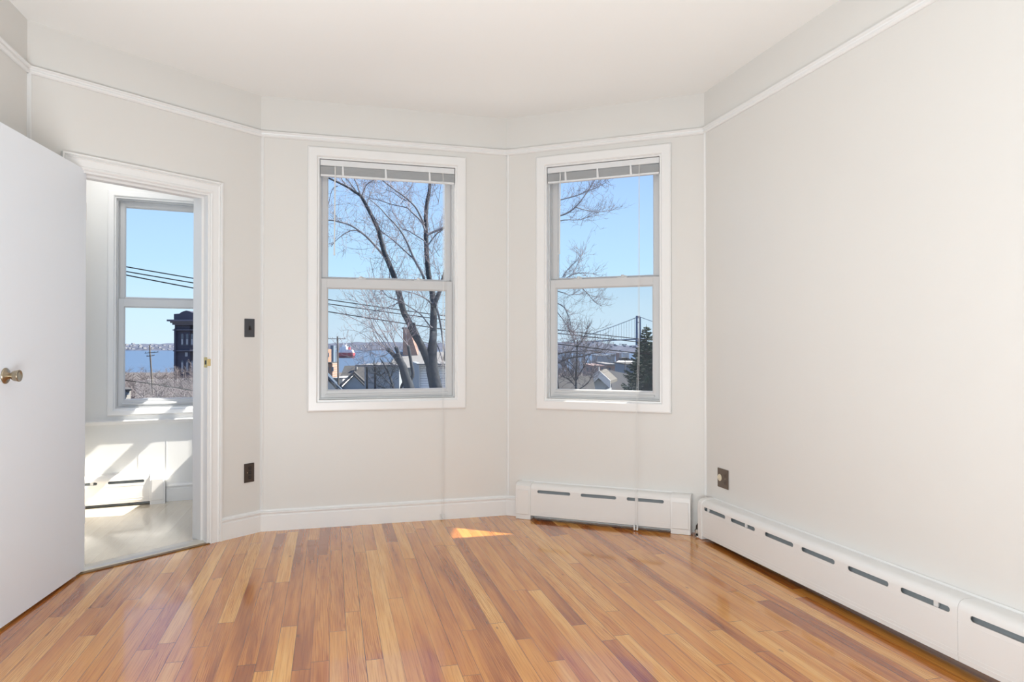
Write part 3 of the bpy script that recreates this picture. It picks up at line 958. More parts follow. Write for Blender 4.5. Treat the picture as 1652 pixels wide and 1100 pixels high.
# ---- suspension bridge
bd = empty('suspension_bridge', at(1030, 562, 4300))
tag(bd, 'blue-grey suspension bridge tower with sagging cables beyond the right bay window', 'bridge')
o0 = bd.location.copy()
def rel(px, py, Y): return at(px, py, Y) - o0
ta, tb = 1027.2, 1032.3
for i, (px, Y, top) in enumerate(((ta, 4300, 509.5), (tb, 4330, 511.0))):
    a, b = rel(px, 564, Y), rel(px, top, Y)
    MB().loops([[(a.x - 6.4, a.y - 8, a.z), (a.x + 6.4, a.y - 8, a.z), (a.x + 6.4, a.y + 8, a.z), (a.x - 6.4, a.y + 8, a.z)],
                [(b.x - 4.6, b.y - 6, b.z), (b.x + 4.6, b.y - 6, b.z), (b.x + 4.6, b.y + 6, b.z), (b.x - 4.6, b.y + 6, b.z)]]).build('tower_leg', 'bridge_steel', bd)
for py, hh in ((511.5, 7), (549.5, 8), (520, 3)):
    a, b = rel(ta, py, 4315), rel(tb, py, 4315)
    MB().box(a.x, b.x, a.y - 5, a.y + 5, a.z - hh, a.z + hh).build('cross_strut', 'bridge_steel', bd)
pr_ = MB(); a = rel(1029.7, 566, 4315); pr_.box(a.x - 26, a.x + 26, a.y - 20, a.y + 20, a.z - 10, a.z + 14); pr_.build('pier', 'tower_stone', bd)
deck_l = [(900, 553.5), (960, 550.5), (1000, 548.3), (1030, 547), (1075, 546)]
dk = MB(); dk.tube([rel(x, y, 4315) for x, y in deck_l], 3.6, 6); dk.build('deck', 'bridge_steel', bd)
def cab(px):
    if px <= 1029.7:
        f = (1029.7 - px) / 119.0
        return 510.5 + 42.0 * (1.14 * f - 0.14 * f * f)
    f = (px - 1029.7) / 160.0
    return 510.5 + 62 * (f - 0.42 * f * f)
for off, Y in ((0, 4300), (2.2, 4330)):
    cb_ = MB(); cb_.tube([rel(912 + off + k * 4, cab(912 + k * 4), Y) for k in range(0, 48)], 1.0, 5); cb_.build('main_cable', 'bridge_steel', bd)
for k in range(24):
    px = 931 + k * 4.2
    yd = 553.5 - (px - 900) / 130 * 6.5
    if abs(px - 1029.7) > 3:
        MB().tube([rel(px, cab(px), 4315), rel(px, yd, 4315)], 0.7, 4).build('suspender_cable', 'bridge_steel', bd)

# ---- ship
sh = empty('cargo_ship', at(559, 577, 900))
tag(sh, 'red-hulled ship with white superstructure on the water behind the utility pole', 'ship')
o0 = sh.location.copy()
u = 900 / 1150
def sprism(mb, pts, half, Y=900):
    q = [rel(x, y, Y) for x, y in pts]
    mb.poly_prism([(v.x, -half, v.z) for v in q], (0, 2 * half, 0))
mb = MB(); sprism(mb, [(546.5, 568.5), (571.5, 569), (571.0, 574), (547.5, 574)], 6); mb.build('hull', 'hull_red', sh)
mb = MB(); sprism(mb, [(547.5, 574), (571.0, 574), (570.2, 577.5), (548.5, 577.5)], 6); mb.build('lower_hull', 'hull_dark', sh)
mb = MB(); sprism(mb, [(549, 568.6), (549, 561), (553, 559), (560, 559), (560, 564), (568.5, 564), (570.5, 569)], 4.5); sprism(mb, [(552, 559), (553, 556), (558, 556), (559, 559)], 3); mb.build('superstructure', 'ship_white', sh)
for x in (554, 558.5, 565):
    MB().tube([rel(x, 560, 900), rel(x + 0.6, 551.5 if x < 560 else 557, 900)], 0.35, 5).build('mast', 'ship_white', sh)
mb = MB(); sprism(mb, [(562, 564), (562.4, 560), (564.6, 560), (565, 564)], 2.5); mb.build('funnel', 'hull_red', sh)

# ---- simple buildings
def bbox_px(mb, x0, x1, y0, y1, Y, depth, drop=0.0):
    a, b = at(x0, y1, Y), at(x1, y0, Y)
    # the receding side counts towards the seen width
    while (x1 < CX and at(x1, y0, Y + depth).x < a.x + 0.4 * (b.x - a.x)) or (x0 > CX and at(x0, y0, Y + depth).x > b.x - 0.4 * (b.x - a.x)):
        depth *= 0.6
    xr = at(x1, y0, Y + depth).x if x1 < CX else b.x
    xl = at(x0, y0, Y + depth).x if x0 > CX else a.x
    mb.box(a.x if x1 < CX else xl, xr if x1 < CX else b.x, Y, Y + depth, a.z - drop, b.z)
def windows_px(root, rects, Y, name='window', mat='window_dark'):
    for (x0, x1, y0, y1) in rects:
        a, b = at(x0, y1, Y), at(x1, y0, Y)
        m = MB(); m.box(a.x, b.x, Y - 0.05, Y + 0.1, a.z, b.z); m.build(name, mat, root)

# brick tower in the porch window
tw = empty('brick_tower'); tag(tw, 'dark brick tower with arched windows and heavy cornice, seen from the porch', 'building')
Y = 130.0
m = MB(); bbox_px(m, 281.5, 333, 521, 612, Y, 7, 6); m.build('tower_shaft', 'tower_brick', tw)
m = MB(); bbox_px(m, 280.5, 286, 530, 606, Y - 0.5, 7.6, 6); bbox_px(m, 327, 334, 530, 606, Y - 0.5, 7.6, 6); m.build('corner_pier', 'tower_brick', tw)
m = MB()
for (x0, x1, y0, y1, pr) in ((274.5, 338, 515.8, 518.6, 1.3), (278, 336, 518.6, 521, 0.9), (280, 335, 521, 524, 0.5), (280, 335, 531.5, 533.0, 0.4), (280.5, 334, 565, 566.4, 0.35)):
    a, b = at(x0, y1, Y), at(x1, y0, Y); m.box(a.x, b.x, Y - pr, Y + 7, a.z, b.z)
m.build('cornice', 'tower_stone', tw)
m = MB()
pts = [(280.5, 516), (280.5, 506.5), (289.5, 505.8), (292, 503.8), (296, 502), (300.5, 500.8), (305, 502), (309, 503.6), (313, 505.0), (321, 506), (334, 506.5), (334, 516)]
m.poly_prism([tuple(at(x, y, Y)) for x, y in pts], (0, 6, 0)); m.build('parapet', 'tower_brick', tw)
for wx in (294.2, 302.2, 310.0):
    for (y0, y1, nm) in ((538, 557, 'arched_window'), (581.5, 601, 'arched_window')):
        a, b = at(wx - 2.0, y1, Y), at(wx + 2.0, y0, Y)
        r_ = (b.x - a.x) / 2
        pts = [(a.x, Y - 0.06, a.z), (b.x, Y - 0.06, a.z)] + [(a.x + r_ + r_ * math.cos(R(180) * k / 8), Y - 0.06, b.z - r_ + r_ * math.sin(R(180) * k / 8)) for k in range(9)]
        m = MB(); m.poly_prism(pts, (0, 0.1, 0)); f = m.build(nm, 'window_dark', tw)
        a2, b2 = at(wx - 1.5, y1 - 1.5, Y), at(wx + 1.5, y0 + (9 if y0 < 560 else 3), Y)
        m = MB(); m.box(a2.x, b2.x, Y - 0.09, Y - 0.05, a2.z, b2.z); m.build('pane', 'window_pale', f)
m = MB(); bbox_px(m, 298.5, 303, 568.5, 575, Y - 0.06, 0.1); m.build('round_vent', 'window_pale', tw)

# white sheds at the bottom of the porch window
wsd = empty('white_shed'); tag(wsd, 'small white building at the foot of the porch window view', 'building')
m = MB(); bbox_px(m, 190, 211, 630, 650, 34, 2, 6); m.build('wall', 'stucco_pale', wsd)
m = MB(); m.poly_prism([tuple(at(188, 630, 33.8)), tuple(at(212.5, 630, 33.8)), tuple(at(209, 626.5, 36)), tuple(at(189, 626.5, 36))], (0, 0, 0.06)); m.build('roof', 'roof_gray', wsd)
windows_px(wsd, [(203, 207, 632, 637)], 34)
wsr = empty('white_rooftop'); tag(wsr, 'low white roof edge along the bottom of the porch window view', 'building')
m = MB(); bbox_px(m, 213, 262, 646, 650, 30, 1, 6); m.build('wall', 'stucco_pale', wsr)
m = MB(); bbox_px(m, 212, 263, 645.0, 646.4, 29.8, 1.3); m.build('roof_edge', 'stucco_pale', wsr)

# orange brick block at the left of the left bay window
ob = empty('brick_block'); tag(ob, 'orange brick building at the left edge of the left bay window', 'building')
m = MB(); bbox_px(m, 500, 534.5, 563, 640, 76.2, 2, 4); m.build('tall_wing', 'brick_orange', ob)
m = MB(); bbox_px(m, 500, 544, 586, 640, 74, 2, 4); m.build('low_wing', 'brick_orange', ob)
m = MB(); bbox_px(m, 500, 545, 584.6, 586.6, 73.7, 2.6); m.build('coping', 'roof_gray', ob)
windows_px(ob, [(528, 530.6, 592, 599), (535, 538, 592, 599), (528, 530.6, 569, 576)], 74)
bt = empty('blue_tank'); tag(bt, 'blue and white harbour shed between the brick building and the pole', 'building')
m = MB(); bbox_px(m, 533, 541.5, 557, 590, 210, 12, 4); m.build('shed', 'shed_blue', bt)
m = MB(); bbox_px(m, 541.6, 544.6, 567, 586, 205, 10, 3); m.build('white_end', 'house_white', bt)

def gable(root, p_ridge0, p_ridge1, eave_drop, half_w, side, wall_mat, roof_mat, wall_h, trim_mat=None):
    """gabled house from its two ridge ends (world points); side = horizontal unit vector across the ridge"""
    r0, r1 = Vector(p_ridge0), Vector(p_ridge1)
    s_ = Vector(side)
    ax = (r1 - r0).normalized()
    dz = Vector((0, 0, -eave_drop))
    e = [r0 + s_ * half_w + dz, r0 - s_ * half_w + dz, r1 + s_ * half_w + dz, r1 - s_ * half_w + dz]
    wz = Vector((0, 0, -wall_h))
    m = MB()
    i0, i1 = r0 + ax * 0.25, r1 - ax * 0.25
    pts = lambda r_: [r_ + s_ * (half_w - 0.25) + dz, r_ - s_ * (half_w - 0.25) + dz]
    a0, b0 = pts(i0); a1, b1 = pts(i1)
    m.loops([[a0 + wz, a0, i0 - Vector((0, 0, 0.12)), b0, b0 + wz], [a1 + wz, a1, i1 - Vector((0, 0, 0.12)), b1, b1 + wz]])
    m.build('wall', wall_mat, root)
    for sg in (1, -1):
        t = Vector((0, 0, 0.14))
        ee0, ee1 = r0 + s_ * half_w * sg + dz, r1 + s_ * half_w * sg + dz
        MB().loops([[r0, ee0, ee0 + t, r0 + t], [r1, ee1, ee1 + t, r1 + t]]).build('roof_slope', roof_mat, root)
    if trim_mat:
        for sg in (1, -1):
            ee0 = r0 + s_ * half_w * sg + dz
            f = -ax * 0.06
            MB().loops([[r0 + f + Vector((0, 0, 0.16)), r0 + f - Vector((0, 0, 0.22)), r0 + ax * 0.05 - Vector((0, 0, 0.22)), r0 + ax * 0.05 + Vector((0, 0, 0.16))],
                        [ee0 + f + Vector((0, 0, 0.16)), ee0 + f - Vector((0, 0, 0.22)), ee0 + ax * 0.05 - Vector((0, 0, 0.22)), ee0 + ax * 0.05 + Vector((0, 0, 0.16))]]).build('rake_board', trim_mat, root)

# gray roofed house behind the pole
h1 = empty('gray_roof_house'); tag(h1, 'weathered gray-roofed house right of the pole in the left bay window', 'house')
gable(h1, at(556, 592.5, 62), at(648, 590.5, 62), 3.0, 5.5, (0, 1, 0), 'siding_gray', 'roof_gray', 5)
m = MB(); bbox_px(m, 573, 577, 588.5, 596, 61, 0.6); m.build('chimney', 'stucco_pale', h1)
# white-sided building between two roof slopes
h2 = empty('white_sided_house'); tag(h2, 'white-sided house wall in the gap between two roofs behind the pole', 'house')
m = MB(); bbox_px(m, 531, 570, 610.5, 640, 46, 4, 3); m.build('wall', 'clapboard', h2)
m = MB(); bbox_px(m, 529, 572, 609.8, 611.2, 45.7, 1.2); m.build('eave', 'stucco_pale', h2)
h3 = empty('blue_roof_house'); tag(h3, 'dark blue roof slope at the bottom left corner of the left bay window', 'house')
a = at(516, 597, 40); gable(h3, a, (a.x * 1.2, 48, a.z), 3.2, 3.2, (1, 0, 0), 'siding_gray', 'roof_blue', 5)
h4 = empty('gray_gable_house'); tag(h4, 'gray roof sloping down to the left beside the utility pole', 'house')
a = at(580, 602, 44.5); gable(h4, (a.x, 43, a.z), (a.x * 45.4 / 43, 45.4, a.z), 1.5, 1.6, (1, 0, 0), 'siding_gray', 'roof_gray', 5)
# flat grey-blue building and white clapboard house behind the trees
h5 = empty('flat_roof_building'); tag(h5, 'flat-topped grey building with two dark pipes behind the cut trunk', 'building')
m = MB(); bbox_px(m, 588, 668, 591.5, 640, 33, 5, 3); m.build('wall', 'siding_gray', h5)
m = MB(); bbox_px(m, 575, 669, 588.6, 591.6, 32.8, 5.4); m.build('roof_edge', 'stucco_pale', h5)
for px in (592.0, 605.2):
    a, b = at(px, 650, 32.6), at(px, 592, 32.6)
    MB().tube([a, b], 0.045, 8).build('downpipe', 'wire_black', h5)
h6 = empty('clapboard_house'); tag(h6, 'white clapboard house wall behind the leaning tree trunk', 'house')
m = MB(); bbox_px(m, 677.5, 760, 588.5, 645, 26, 5, 3); m.build('front_wall', 'clapboard', h6)
a, b = at(666, 588, 31), at(677.5, 588, 26)
m = MB(); m.poly_prism([(a.x, 31, -6), (b.x, 26, -6), (b.x, 26, b.z), (a.x, 31, b.z)], (0.15, 0.05, 0)); m.build('side_wall', 'siding_gray', h6)
m = MB(); bbox_px(m, 676.0, 678.5, 588, 645, 25.9, 0.3, 3); m.build('corner_board', 'house_white', h6)
m = MB(); bbox_px(m, 672, 760, 586.6, 588.8, 25.6, 5.8); m.build('eave', 'stucco_pale', h6)
# brick chimney house
h7 = empty('chimney_house'); tag(h7, 'house with a thick brick chimney standing behind the two tree leaders', 'house')
m = MB()
a, b = at(650, 566, 36), at(668, 531, 36)
m.loops([[(a.x + 0.0, 36, a.z - 1), (b.x + 0.45, 36, a.z - 1), (b.x + 0.45, 36.9, a.z - 1), (a.x, 36.9, a.z - 1)], [(a.x, 36, b.z), (b.x - 0.25, 36, b.z), (b.x - 0.25, 36.9, b.z), (a.x, 36.9, b.z)]])
m.build('chimney', 'brick_red', h7)
m = MB(); m.box(a.x - 0.04, b.x - 0.2, 35.95, 36.95, b.z, b.z + 0.09); m.build('chimney_cap', 'roof_gray', h7)
gable(h7, at(640, 571.5, 36.6), at(716, 571.5, 36.6), 0.75, 2.4, (0, 1, 0), 'siding_gray', 'stucco_pale', 3.5)

# ---- right bay window: houses and harbour buildings
g1 = empty('gable_house'); tag(g1, 'pale blue house gable with white rake boards in the right bay window', 'house')
r0 = at(966, 602, 34)
gable(g1, r0, r0 + Vector((0.7, 2.6, 0)), 0.50, 0.55, Vector((1, -0.2, 0)).normalized(), 'siding_gray', 'roof_tan', 4, 'house_white')
MB().tube([r0 + Vector((0, -0.02, 0.1)), r0 + Vector((0, -0.02, 0.32))], 0.035, 6).build('finial', 'house_white', g1)
g2 = empty('tan_roof_house'); tag(g2, 'large tan-gray roof filling the lower right bay window', 'house')
a, b = at(978, 599, 48), at(1052, 612, 33)
b.z = a.z
gable(g2, a, b, 2.6, 4.6, Vector((-(b - a).y, (b - a).x, 0)).normalized(), 'siding_gray', 'roof_tan', 4)
g3 = empty('lower_roof_house'); tag(g3, 'gray-shingled roof behind the small bare tree in the right bay window', 'house')
a, b = at(900, 613, 30), at(956, 611, 30)
gable(g3, a, b, 1.6, 3.0, (0, 1, 0), 'siding_gray', 'roof_gray', 4)
m = MB(); bbox_px(m, 903, 926, 608.5, 610.8, 33.5, 0.3); m.build('white_flashing', 'house_white', g3)
g4 = empty('rust_brick_building'); tag(g4, 'rust-coloured brick building above the house gable', 'building')
m = MB(); bbox_px(m, 940, 992, 589.5, 606, 95, 12, 5); m.build('wall', 'brick_rust', g4)
m = MB(); bbox_px(m, 960, 993, 587.0, 589.8, 94.5, 13); m.build('roof_edge', 'stucco_pale', g4)
windows_px(g4, [(946 + 6 * k, 949 + 6 * k, 593, 599) for k in range(7)], 95)
g5 = empty('blue_pier_shed'); tag(g5, 'long slate-blue shed in front of the white-roofed pier buildings', 'building')
m = MB(); bbox_px(m, 990, 1062, 588.5, 608, 125, 16, 5); m.build('wall', 'shed_blue', g5)
m = MB(); bbox_px(m, 989, 1063, 587.2, 588.8, 124.6, 17); m.build('roof_edge', 'roof_gray', g5)
g6 = empty('white_roof_shed'); tag(g6, 'low pier building with a bright white roof beyond the blue shed', 'building')
m = MB(); bbox_px(m, 994, 1038, 585, 590, 190, 10, 4); m.build('wall', 'siding_gray', g6)
a0, a1, b0, b1 = at(993, 586.4, 189), at(1036, 586.8, 189), at(998, 583.0, 210), at(1033, 584.0, 210)
m = MB(); m.loops([[a0, a1, a1 + Vector((0, 0, .3)), a0 + Vector((0, 0, .3))], [b0, b1, b1 + Vector((0, 0, .3)), b0 + Vector((0, 0, .3))]]); m.build('roof', 'house_white', g6)
g7 = empty('white_block'); tag(g7, 'white boxy building by the water below the bridge', 'building')
m = MB(); bbox_px(m, 1003.8, 1015, 568.5, 577, 330, 16, 3); m.build('wall', 'house_white', g7)
m = MB(); bbox_px(m, 1005, 1014, 570.6, 571.4, 329.8, 0.5); bbox_px(m, 1005, 1014, 573.8, 574.5, 329.8, 0.5); m.build('window_band', 'siding_gray', g7)
g8 = empty('tan_block'); tag(g8, 'dark-sided brown block left of the white boxy building', 'building')
m = MB(); bbox_px(m, 993.2, 1003.0, 569, 583, 352, 16, 3); m.build('wall', 'siding_gray', g8)
m = MB(); bbox_px(m, 993.2, 999, 569, 584, 350, 1.9, 3); m.build('dark_side', 'brick_rust', g8)
g9 = empty('pale_terrace'); tag(g9, 'pale stepped building under the white boxy building', 'building')
m = MB(); bbox_px(m, 999.5, 1012, 577.5, 583.5, 300, 10, 3); m.build('wall', 'stucco_pale', g9)
m = MB(); a = at(999, 577.8, 299); b = at(1024, 581, 299); m.poly_prism([tuple(at(1003, 577, 300)), tuple(at(1012, 576.8, 300)), tuple(at(1024, 582.5, 300)), tuple(at(1000, 582.5, 300))], (0, 8, 0)); m.build('roof', 'roof_tan', g9)
g10 = empty('waterfront_terrace'); tag(g10, 'blurred gray terraced building left of the brown block on the waterfront', 'building')
m = MB(); bbox_px(m, 955, 992, 573, 588, 260, 20, 3); m.build('wall', 'siding_gray', g10)
m = MB(); bbox_px(m, 985, 993, 571.5, 575, 255, 4); m.build('roof_box', 'stucco_pale', g10)

# ---- poles and wires
def pole(name, base_px, top_px, Y, r, label, arms, mat='pole_wood'):
    root = empty(name, at(*base_px, Y)); o_ = root.location.copy()
    tag(root, label, 'utility pole')
    t = at(*top_px, Y) - o_
    dn = t.normalized() * -4
    MB().tube([dn, (0, 0, 0), t], [r * 1.15, r, r * 0.8], 10).build('shaft', mat, root)
    for (x0, y0, x1, y1) in arms:
        a_, b_ = at(x0, y0, Y - r * 1.2) - o_, at(x1, y1, Y - r * 1.2) - o_
        m = MB(); m.tube([a_, b_], r * 0.45, 4); arm = m.build('crossarm', mat, root)
        for f in (0.06, 0.3, 0.7, 0.94):
            p_ = a_.lerp(b_, f)
            MB().lathe([(r * 0.25, 0), (r * 0.25, r * 0.9), (r * 0.1, r * 1.1)], p_ + Vector((0, 0, r * 0.4)), (0, 0, 1), 8).build('insulator', 'window_dark', arm)
    return root
pole('utility_pole', (546.0, 632), (544.6, 542.5), 42, 0.055, 'wooden utility pole with one crossarm in the left bay window', [(527.5, 546.2, 557.5, 546.6)])
pole('utility_pole', (247.0, 640), (241.2, 556.5), 60, 0.075, 'leaning utility pole with two crossarms left of the brick tower', [(233.5, 569.6, 256, 567.8), (236.5, 574.6, 249.5, 573.4)])
pole('utility_pole', (197.0, 640), (201.5, 556), 50, 0.05, 'slim dark pole at the left edge of the porch window', [])
pole('utility_pole', (1008.2, 604), (1008.2, 577.5), 100, 0.055, 'thin post in front of the white-roofed pier building', [])
def wire(pts, Y0, Y1, r, label, group):
    xs = [p[0] for p in pts]
    P = []
    n = 60
    for k in range(n + 1):
        x = xs[0] + (xs[-1] - xs[0]) * k / n
        # quadratic through the three given points
        y = 0
        for i in range(3):
            L_ = 1
            for j in range(3):
                if j != i:
                    L_ *= (x - xs[j]) / (xs[i] - xs[j])
            y += pts[i][1] * L_
        f = k / n
        P.append(at(x, y, Y0 + (Y1 - Y0) * f))
    o = MB().tube(P, r, 5).build('power_line', 'wire_black')
    tag(o, label, 'power line', group)
    return o
wg = 'overhead power lines crossing all three windows'
wire([(200.3, 429.7), (529, 483.2), (1050, 548.6)], 13.5, 20, 0.011, 'uppermost of the three power lines crossing the windows', wg)
wire([(200.3, 437.3), (529, 490.0), (1050, 553.5)], 13.6, 20, 0.011, 'middle of the three power lines crossing the windows', wg)
wire([(200.3, 443.0), (529, 502.6), (1050, 571.6)], 13.8, 20, 0.012, 'lowest of the three power lines crossing the windows', wg)
wire([(195, 612.5), (255, 620.5), (330, 633.5)], 24, 26, 0.014, 'single sagging wire low in the porch window', None)

# ---- bare trees
def jitter(p, s, r_): return p + Vector((r_.uniform(-s, s), r_.uniform(-s, s), r_.uniform(-s, s)))
def limb(mb, pts, Y, w, dy=0.0, seg=7, sub=3):
    """pts = photo pixels along the limb, w = pixel widths at both ends; returns world points"""
    P = []
    n = len(pts)
    for i in range(n - 1):
        for k in range(sub):
            f = (i + k / sub)
            # Catmull-Rom
            p0, p1, p2, p3 = pts[max(i - 1, 0)], pts[i], pts[i + 1], pts[min(i + 2, n - 1)]
            t = k / sub
            q = []
            for c in (0, 1):
                q.append(0.5 * (2 * p1[c] + (p2[c] - p0[c]) * t + (2 * p0[c] - 5 * p1[c] + 4 * p2[c] - p3[c]) * t * t + (-p0[c] + 3 * p1[c] - 3 * p2[c] + p3[c]) * t ** 3))
            P.append(at(q[0], q[1], Y + dy * f / (n - 1)))
    P.append(at(*pts[-1], Y + dy))
    px = Y / F_PX / 2
    m_ = len(P)
    mb.tube(P, [max(0.003, (w[0] + (w[1] - w[0]) * (i / (m_ - 1))) * px) for i in range(m_)], seg)
    return P
def twigs(mb, P, r_, n, ln, rad, depth=2, up=0.25, spread=0.9):
    for _ in range(n):
        i = r_.randrange(max(1, len(P) // 6), len(P))
        o = P[i]
        t = (P[i] - P[i - 1]).normalized()
        dv = (t + Vector((r_.gauss(0, spread), r_.gauss(0, spread), r_.gauss(0, spread) + up))).normalized()
        L_ = ln * r_.uniform(0.4, 1.1)
        q = [o]
        for k in range(4):
            dv = (dv + Vector((r_.gauss(0, .16), r_.gauss(0, .16), r_.gauss(0.04, .16)))).normalized()
            q.append(q[-1] + dv * L_ / 4)
        mb.tube(q, [rad, rad * .85, rad * .7, rad * .55, rad * .4], 3, cap=False)
        if depth > 0:
            twigs(mb, q, r_, r_.randint(2, 3), ln * 0.58, rad * 0.72, depth - 1, up, spread * 0.75)
YT = 15.0
tr = empty('bare_tree', (at(700, 640, YT).x, YT, -4.6))
tag(tr, 'large bare tree leaning over the left bay window, forked into two trunks', 'tree')
base_o = tr.location.copy()
class Shift(MB):
    """builds in world space, stored relative to the tree's base"""
    def build(self, name, mat, parent, **k):
        bmesh.ops.translate(self.bm, verts=self.bm.verts, vec=-parent.location)
        return MB.build(self, name, mat, parent, **k)
r_ = random.Random(5)
tm = Shift()
g0 = at(735, 760, YT); 
tm.tube([(g0.x + 1.0, YT, -4.7), at(735, 740, YT), at(716, 670, YT), at(703, 624, YT), at(697, 595, YT), at(696, 575, YT), at(698, 555, YT + .05), at(699, 535, YT + .08)], [0.22, .19, .16, .137, .128, .115, .092, .06], 12)
tm.build('trunk', 'bark', tr, smooth=True)
limbs = [
 ([(699, 605), (690, 582), (679, 556), (669, 540), (659, 518), (651, 502), (644, 474.5), (635.5, 445), (627, 424), (619, 404), (611, 373), (605, 359), (591.5, 332.5), (582, 316), (573, 310), (560.5, 301.6), (545, 294), (520, 282), (490, 262)], (13.0, 1.6), -0.8, 'leader'),
 ([(697, 585), (698, 560), (699, 535), (699.4, 507), (699.4, 492), (697, 470), (691, 440), (688, 400), (687, 350), (689.6, 323), (692.7, 308), (694, 292), (700, 262), (704, 225)], (13.5, 3), 0.9, 'leader'),
 ([(700, 495), (706, 478), (711, 466), (717, 440), (730, 405), (745, 370)], (8, 3), 0.3, 'leader'),
 ([(624, 419), (611.5, 403.6), (597.6, 388), (585, 376.6), (566.7, 364), (548, 358), (531, 355), (505, 356)], (4.6, 1.8), -0.8, 'branch'),
 ([(585, 376.6), (571, 371), (556, 377), (542, 388), (534, 398)], (2.2, .8), -0.4, 'branch'),
 ([(684, 450), (681, 441), (668.7, 419), (658, 394), (648.6, 376), (639, 363.5), (624, 348), (611.5, 334), (594.5, 320)], (5, 1.2), -0.9, 'branch'),
 ([(668.7, 419), (648.6, 400.5), (633, 386.6), (614.6, 372.7)], (3, 1.5), 0.5, 'branch'),
 ([(686, 372), (679.6, 357), (664, 342), (656, 335), (633, 330), (611.5, 323), (596, 320)], (3.4, .9), 0.7, 'branch'),
 ([(684, 362), (678, 348), (669, 332.5), (652, 317), (636, 305.5), (618, 291.6), (600, 276)], (4, 1.6), -0.7, 'branch'),
 ([(656, 324), (645, 318), (634, 310), (622, 306)], (1.8, .9), 0.2, 'branch'),
 ([(687, 394), (684, 388), (670, 379), (658, 372), (649, 369), (640, 356)], (2.4, .8), 0.8, 'branch'),
 ([(690, 398), (693.5, 391), (703, 379), (713, 371), (730, 360), (765, 330)], (2.6, 1.4), 0.3, 'branch'),
 ([(695, 489), (690, 484), (680, 478), (667, 473), (649, 469)], (3, 1), -0.6, 'branch'),
 ([(697, 528), (692.5, 524.6), (677, 505.6), (653, 490), (640, 478)], (2.8, 1), -0.4, 'branch'),
 ([(645, 485), (635, 482), (625, 478), (616, 468)], (2.2, .9), 0.3, 'branch'),
 ([(644, 488), (630, 494), (615, 499), (600, 503)], (1.7, .7), -0.3, 'branch'),
 ([(582, 318), (577, 300), (571, 286), (566, 270)], (3, 1.3), 0.3, 'branch'),
 ([(584, 316), (590, 300), (600, 292), (612, 288)], (2.2, .9), -0.3, 'branch'),
 ([(591, 332), (597, 315), (602, 302), (607, 288)], (2.0, .9), 0.4, 'branch'),
 ([(560, 301), (552, 290), (546, 278)], (2.6, 1.5), 0.2, 'branch'),
 ([(577, 312), (566, 297), (556, 284)], (2.6, 1.4), -0.2, 'branch'),
 ([(545, 300), (536, 306), (531, 325), (528, 340)], (1.4, .8), 0.1, 'branch'),
 ([(668, 521), (669, 528), (676, 545), (684, 562), (691, 580)], (4.5, 7), 0.15, 'leader'),
 ([(698, 488), (706, 502), (711, 525), (714, 548), (720, 590)], (4.5, 2.0), 0.5, 'branch'),
 ([(697, 545), (706, 558), (712, 575), (716, 590), (722, 600)], (2.6, 1), 0.3, 'branch'),
 ([(688, 380), (704, 372), (760, 352), (830, 352), (880, 352), (909.6, 346), (928.5, 334), (943, 316), (951.5, 303.5), (960, 289), (966, 272)], (4.2, 1.2), 1.0, 'branch'),
 ([(830, 352), (880, 330), (909.6, 321), (928.5, 316), (949, 307.6), (966, 301), (980, 292)], (2.6, .8), 0.5, 'branch'),
 ([(928.5, 334), (945, 339), (964, 342), (983, 340)], (1.8, .6), 0.5, 'branch'),
 ([(880, 362), (909.6, 355), (932.7, 354.7), (947, 350.5), (966, 347)], (1.8, .6), 0.5, 'branch'),
 ([(717, 440), (790, 462), (870, 462), (909.6, 450), (924, 442.6), (940, 440), (962, 442)], (3, .8), 0.8, 'branch'),
 ([(924, 442.6), (930, 430), (937, 415), (941, 408)], (1.4, .7), 0.4, 'branch'),
 ([(905, 455), (912, 440), (922, 428), (930, 420)], (1.3, .6), -0.4, 'branch'),
 ([(870, 462), (908, 472), (918, 476), (926, 474)], (1.8, .8), 0.2, 'branch'),
 ([(880, 445), (930, 455), (939, 464.6), (950, 476), (960, 487.6), (972, 494)], (2.2, .7), 0.6, 'branch'),
 ([(860, 470), (905, 492), (914, 503), (920, 520), (922, 538)], (2.2, .8), 0.4, 'branch'),
 ([(880, 480), (908, 515), (918, 530), (928, 540)], (1.8, .7), 0.4, 'branch'),
]
tw_ = Shift()
for pts, w_, dy, nm in limbs:
    lb = Shift()
    P = limb(lb, pts, YT, w_, dy, 8 if nm == 'leader' else 6)
    lb.build(nm, 'bark' if nm == 'leader' else 'limb_bark', tr, smooth=True)
    L_ = sum((P[i] - P[i - 1]).length for i in range(1, len(P)))
    if w_[0] < 5 or nm == 'leader':
        n_ = int((12 if nm == 'leader' else 18) * L_)
        twigs(tw_, P[len(P) // 4:], r_, min(80 if pts[-1][0] < 800 else 42, n_), 0.62 if pts[0][0] < 720 and nm != 'x' and pts[-1][0] < 800 else 0.40, 0.0038, 2)
# dense reddish spray of twigs on the right trunk
for _ in range(46):
    c_ = at(r_.uniform(600, 715), r_.uniform(300, 520), YT + r_.uniform(-0.6, 0.9))
    q = [c_, c_ + Vector((r_.uniform(-.25, .2), r_.uniform(-.2, .2), r_.uniform(.15, .5)))]
    twigs(tw_, [q[0], q[0].lerp(q[1], .5), q[1]], r_, 3, 0.6, 0.0036, 2)
    tw_.tube(q, [0.008, 0.005], 4)
tag(tw_.build('twigs', 'twig_bark', tr), kind='stuff')

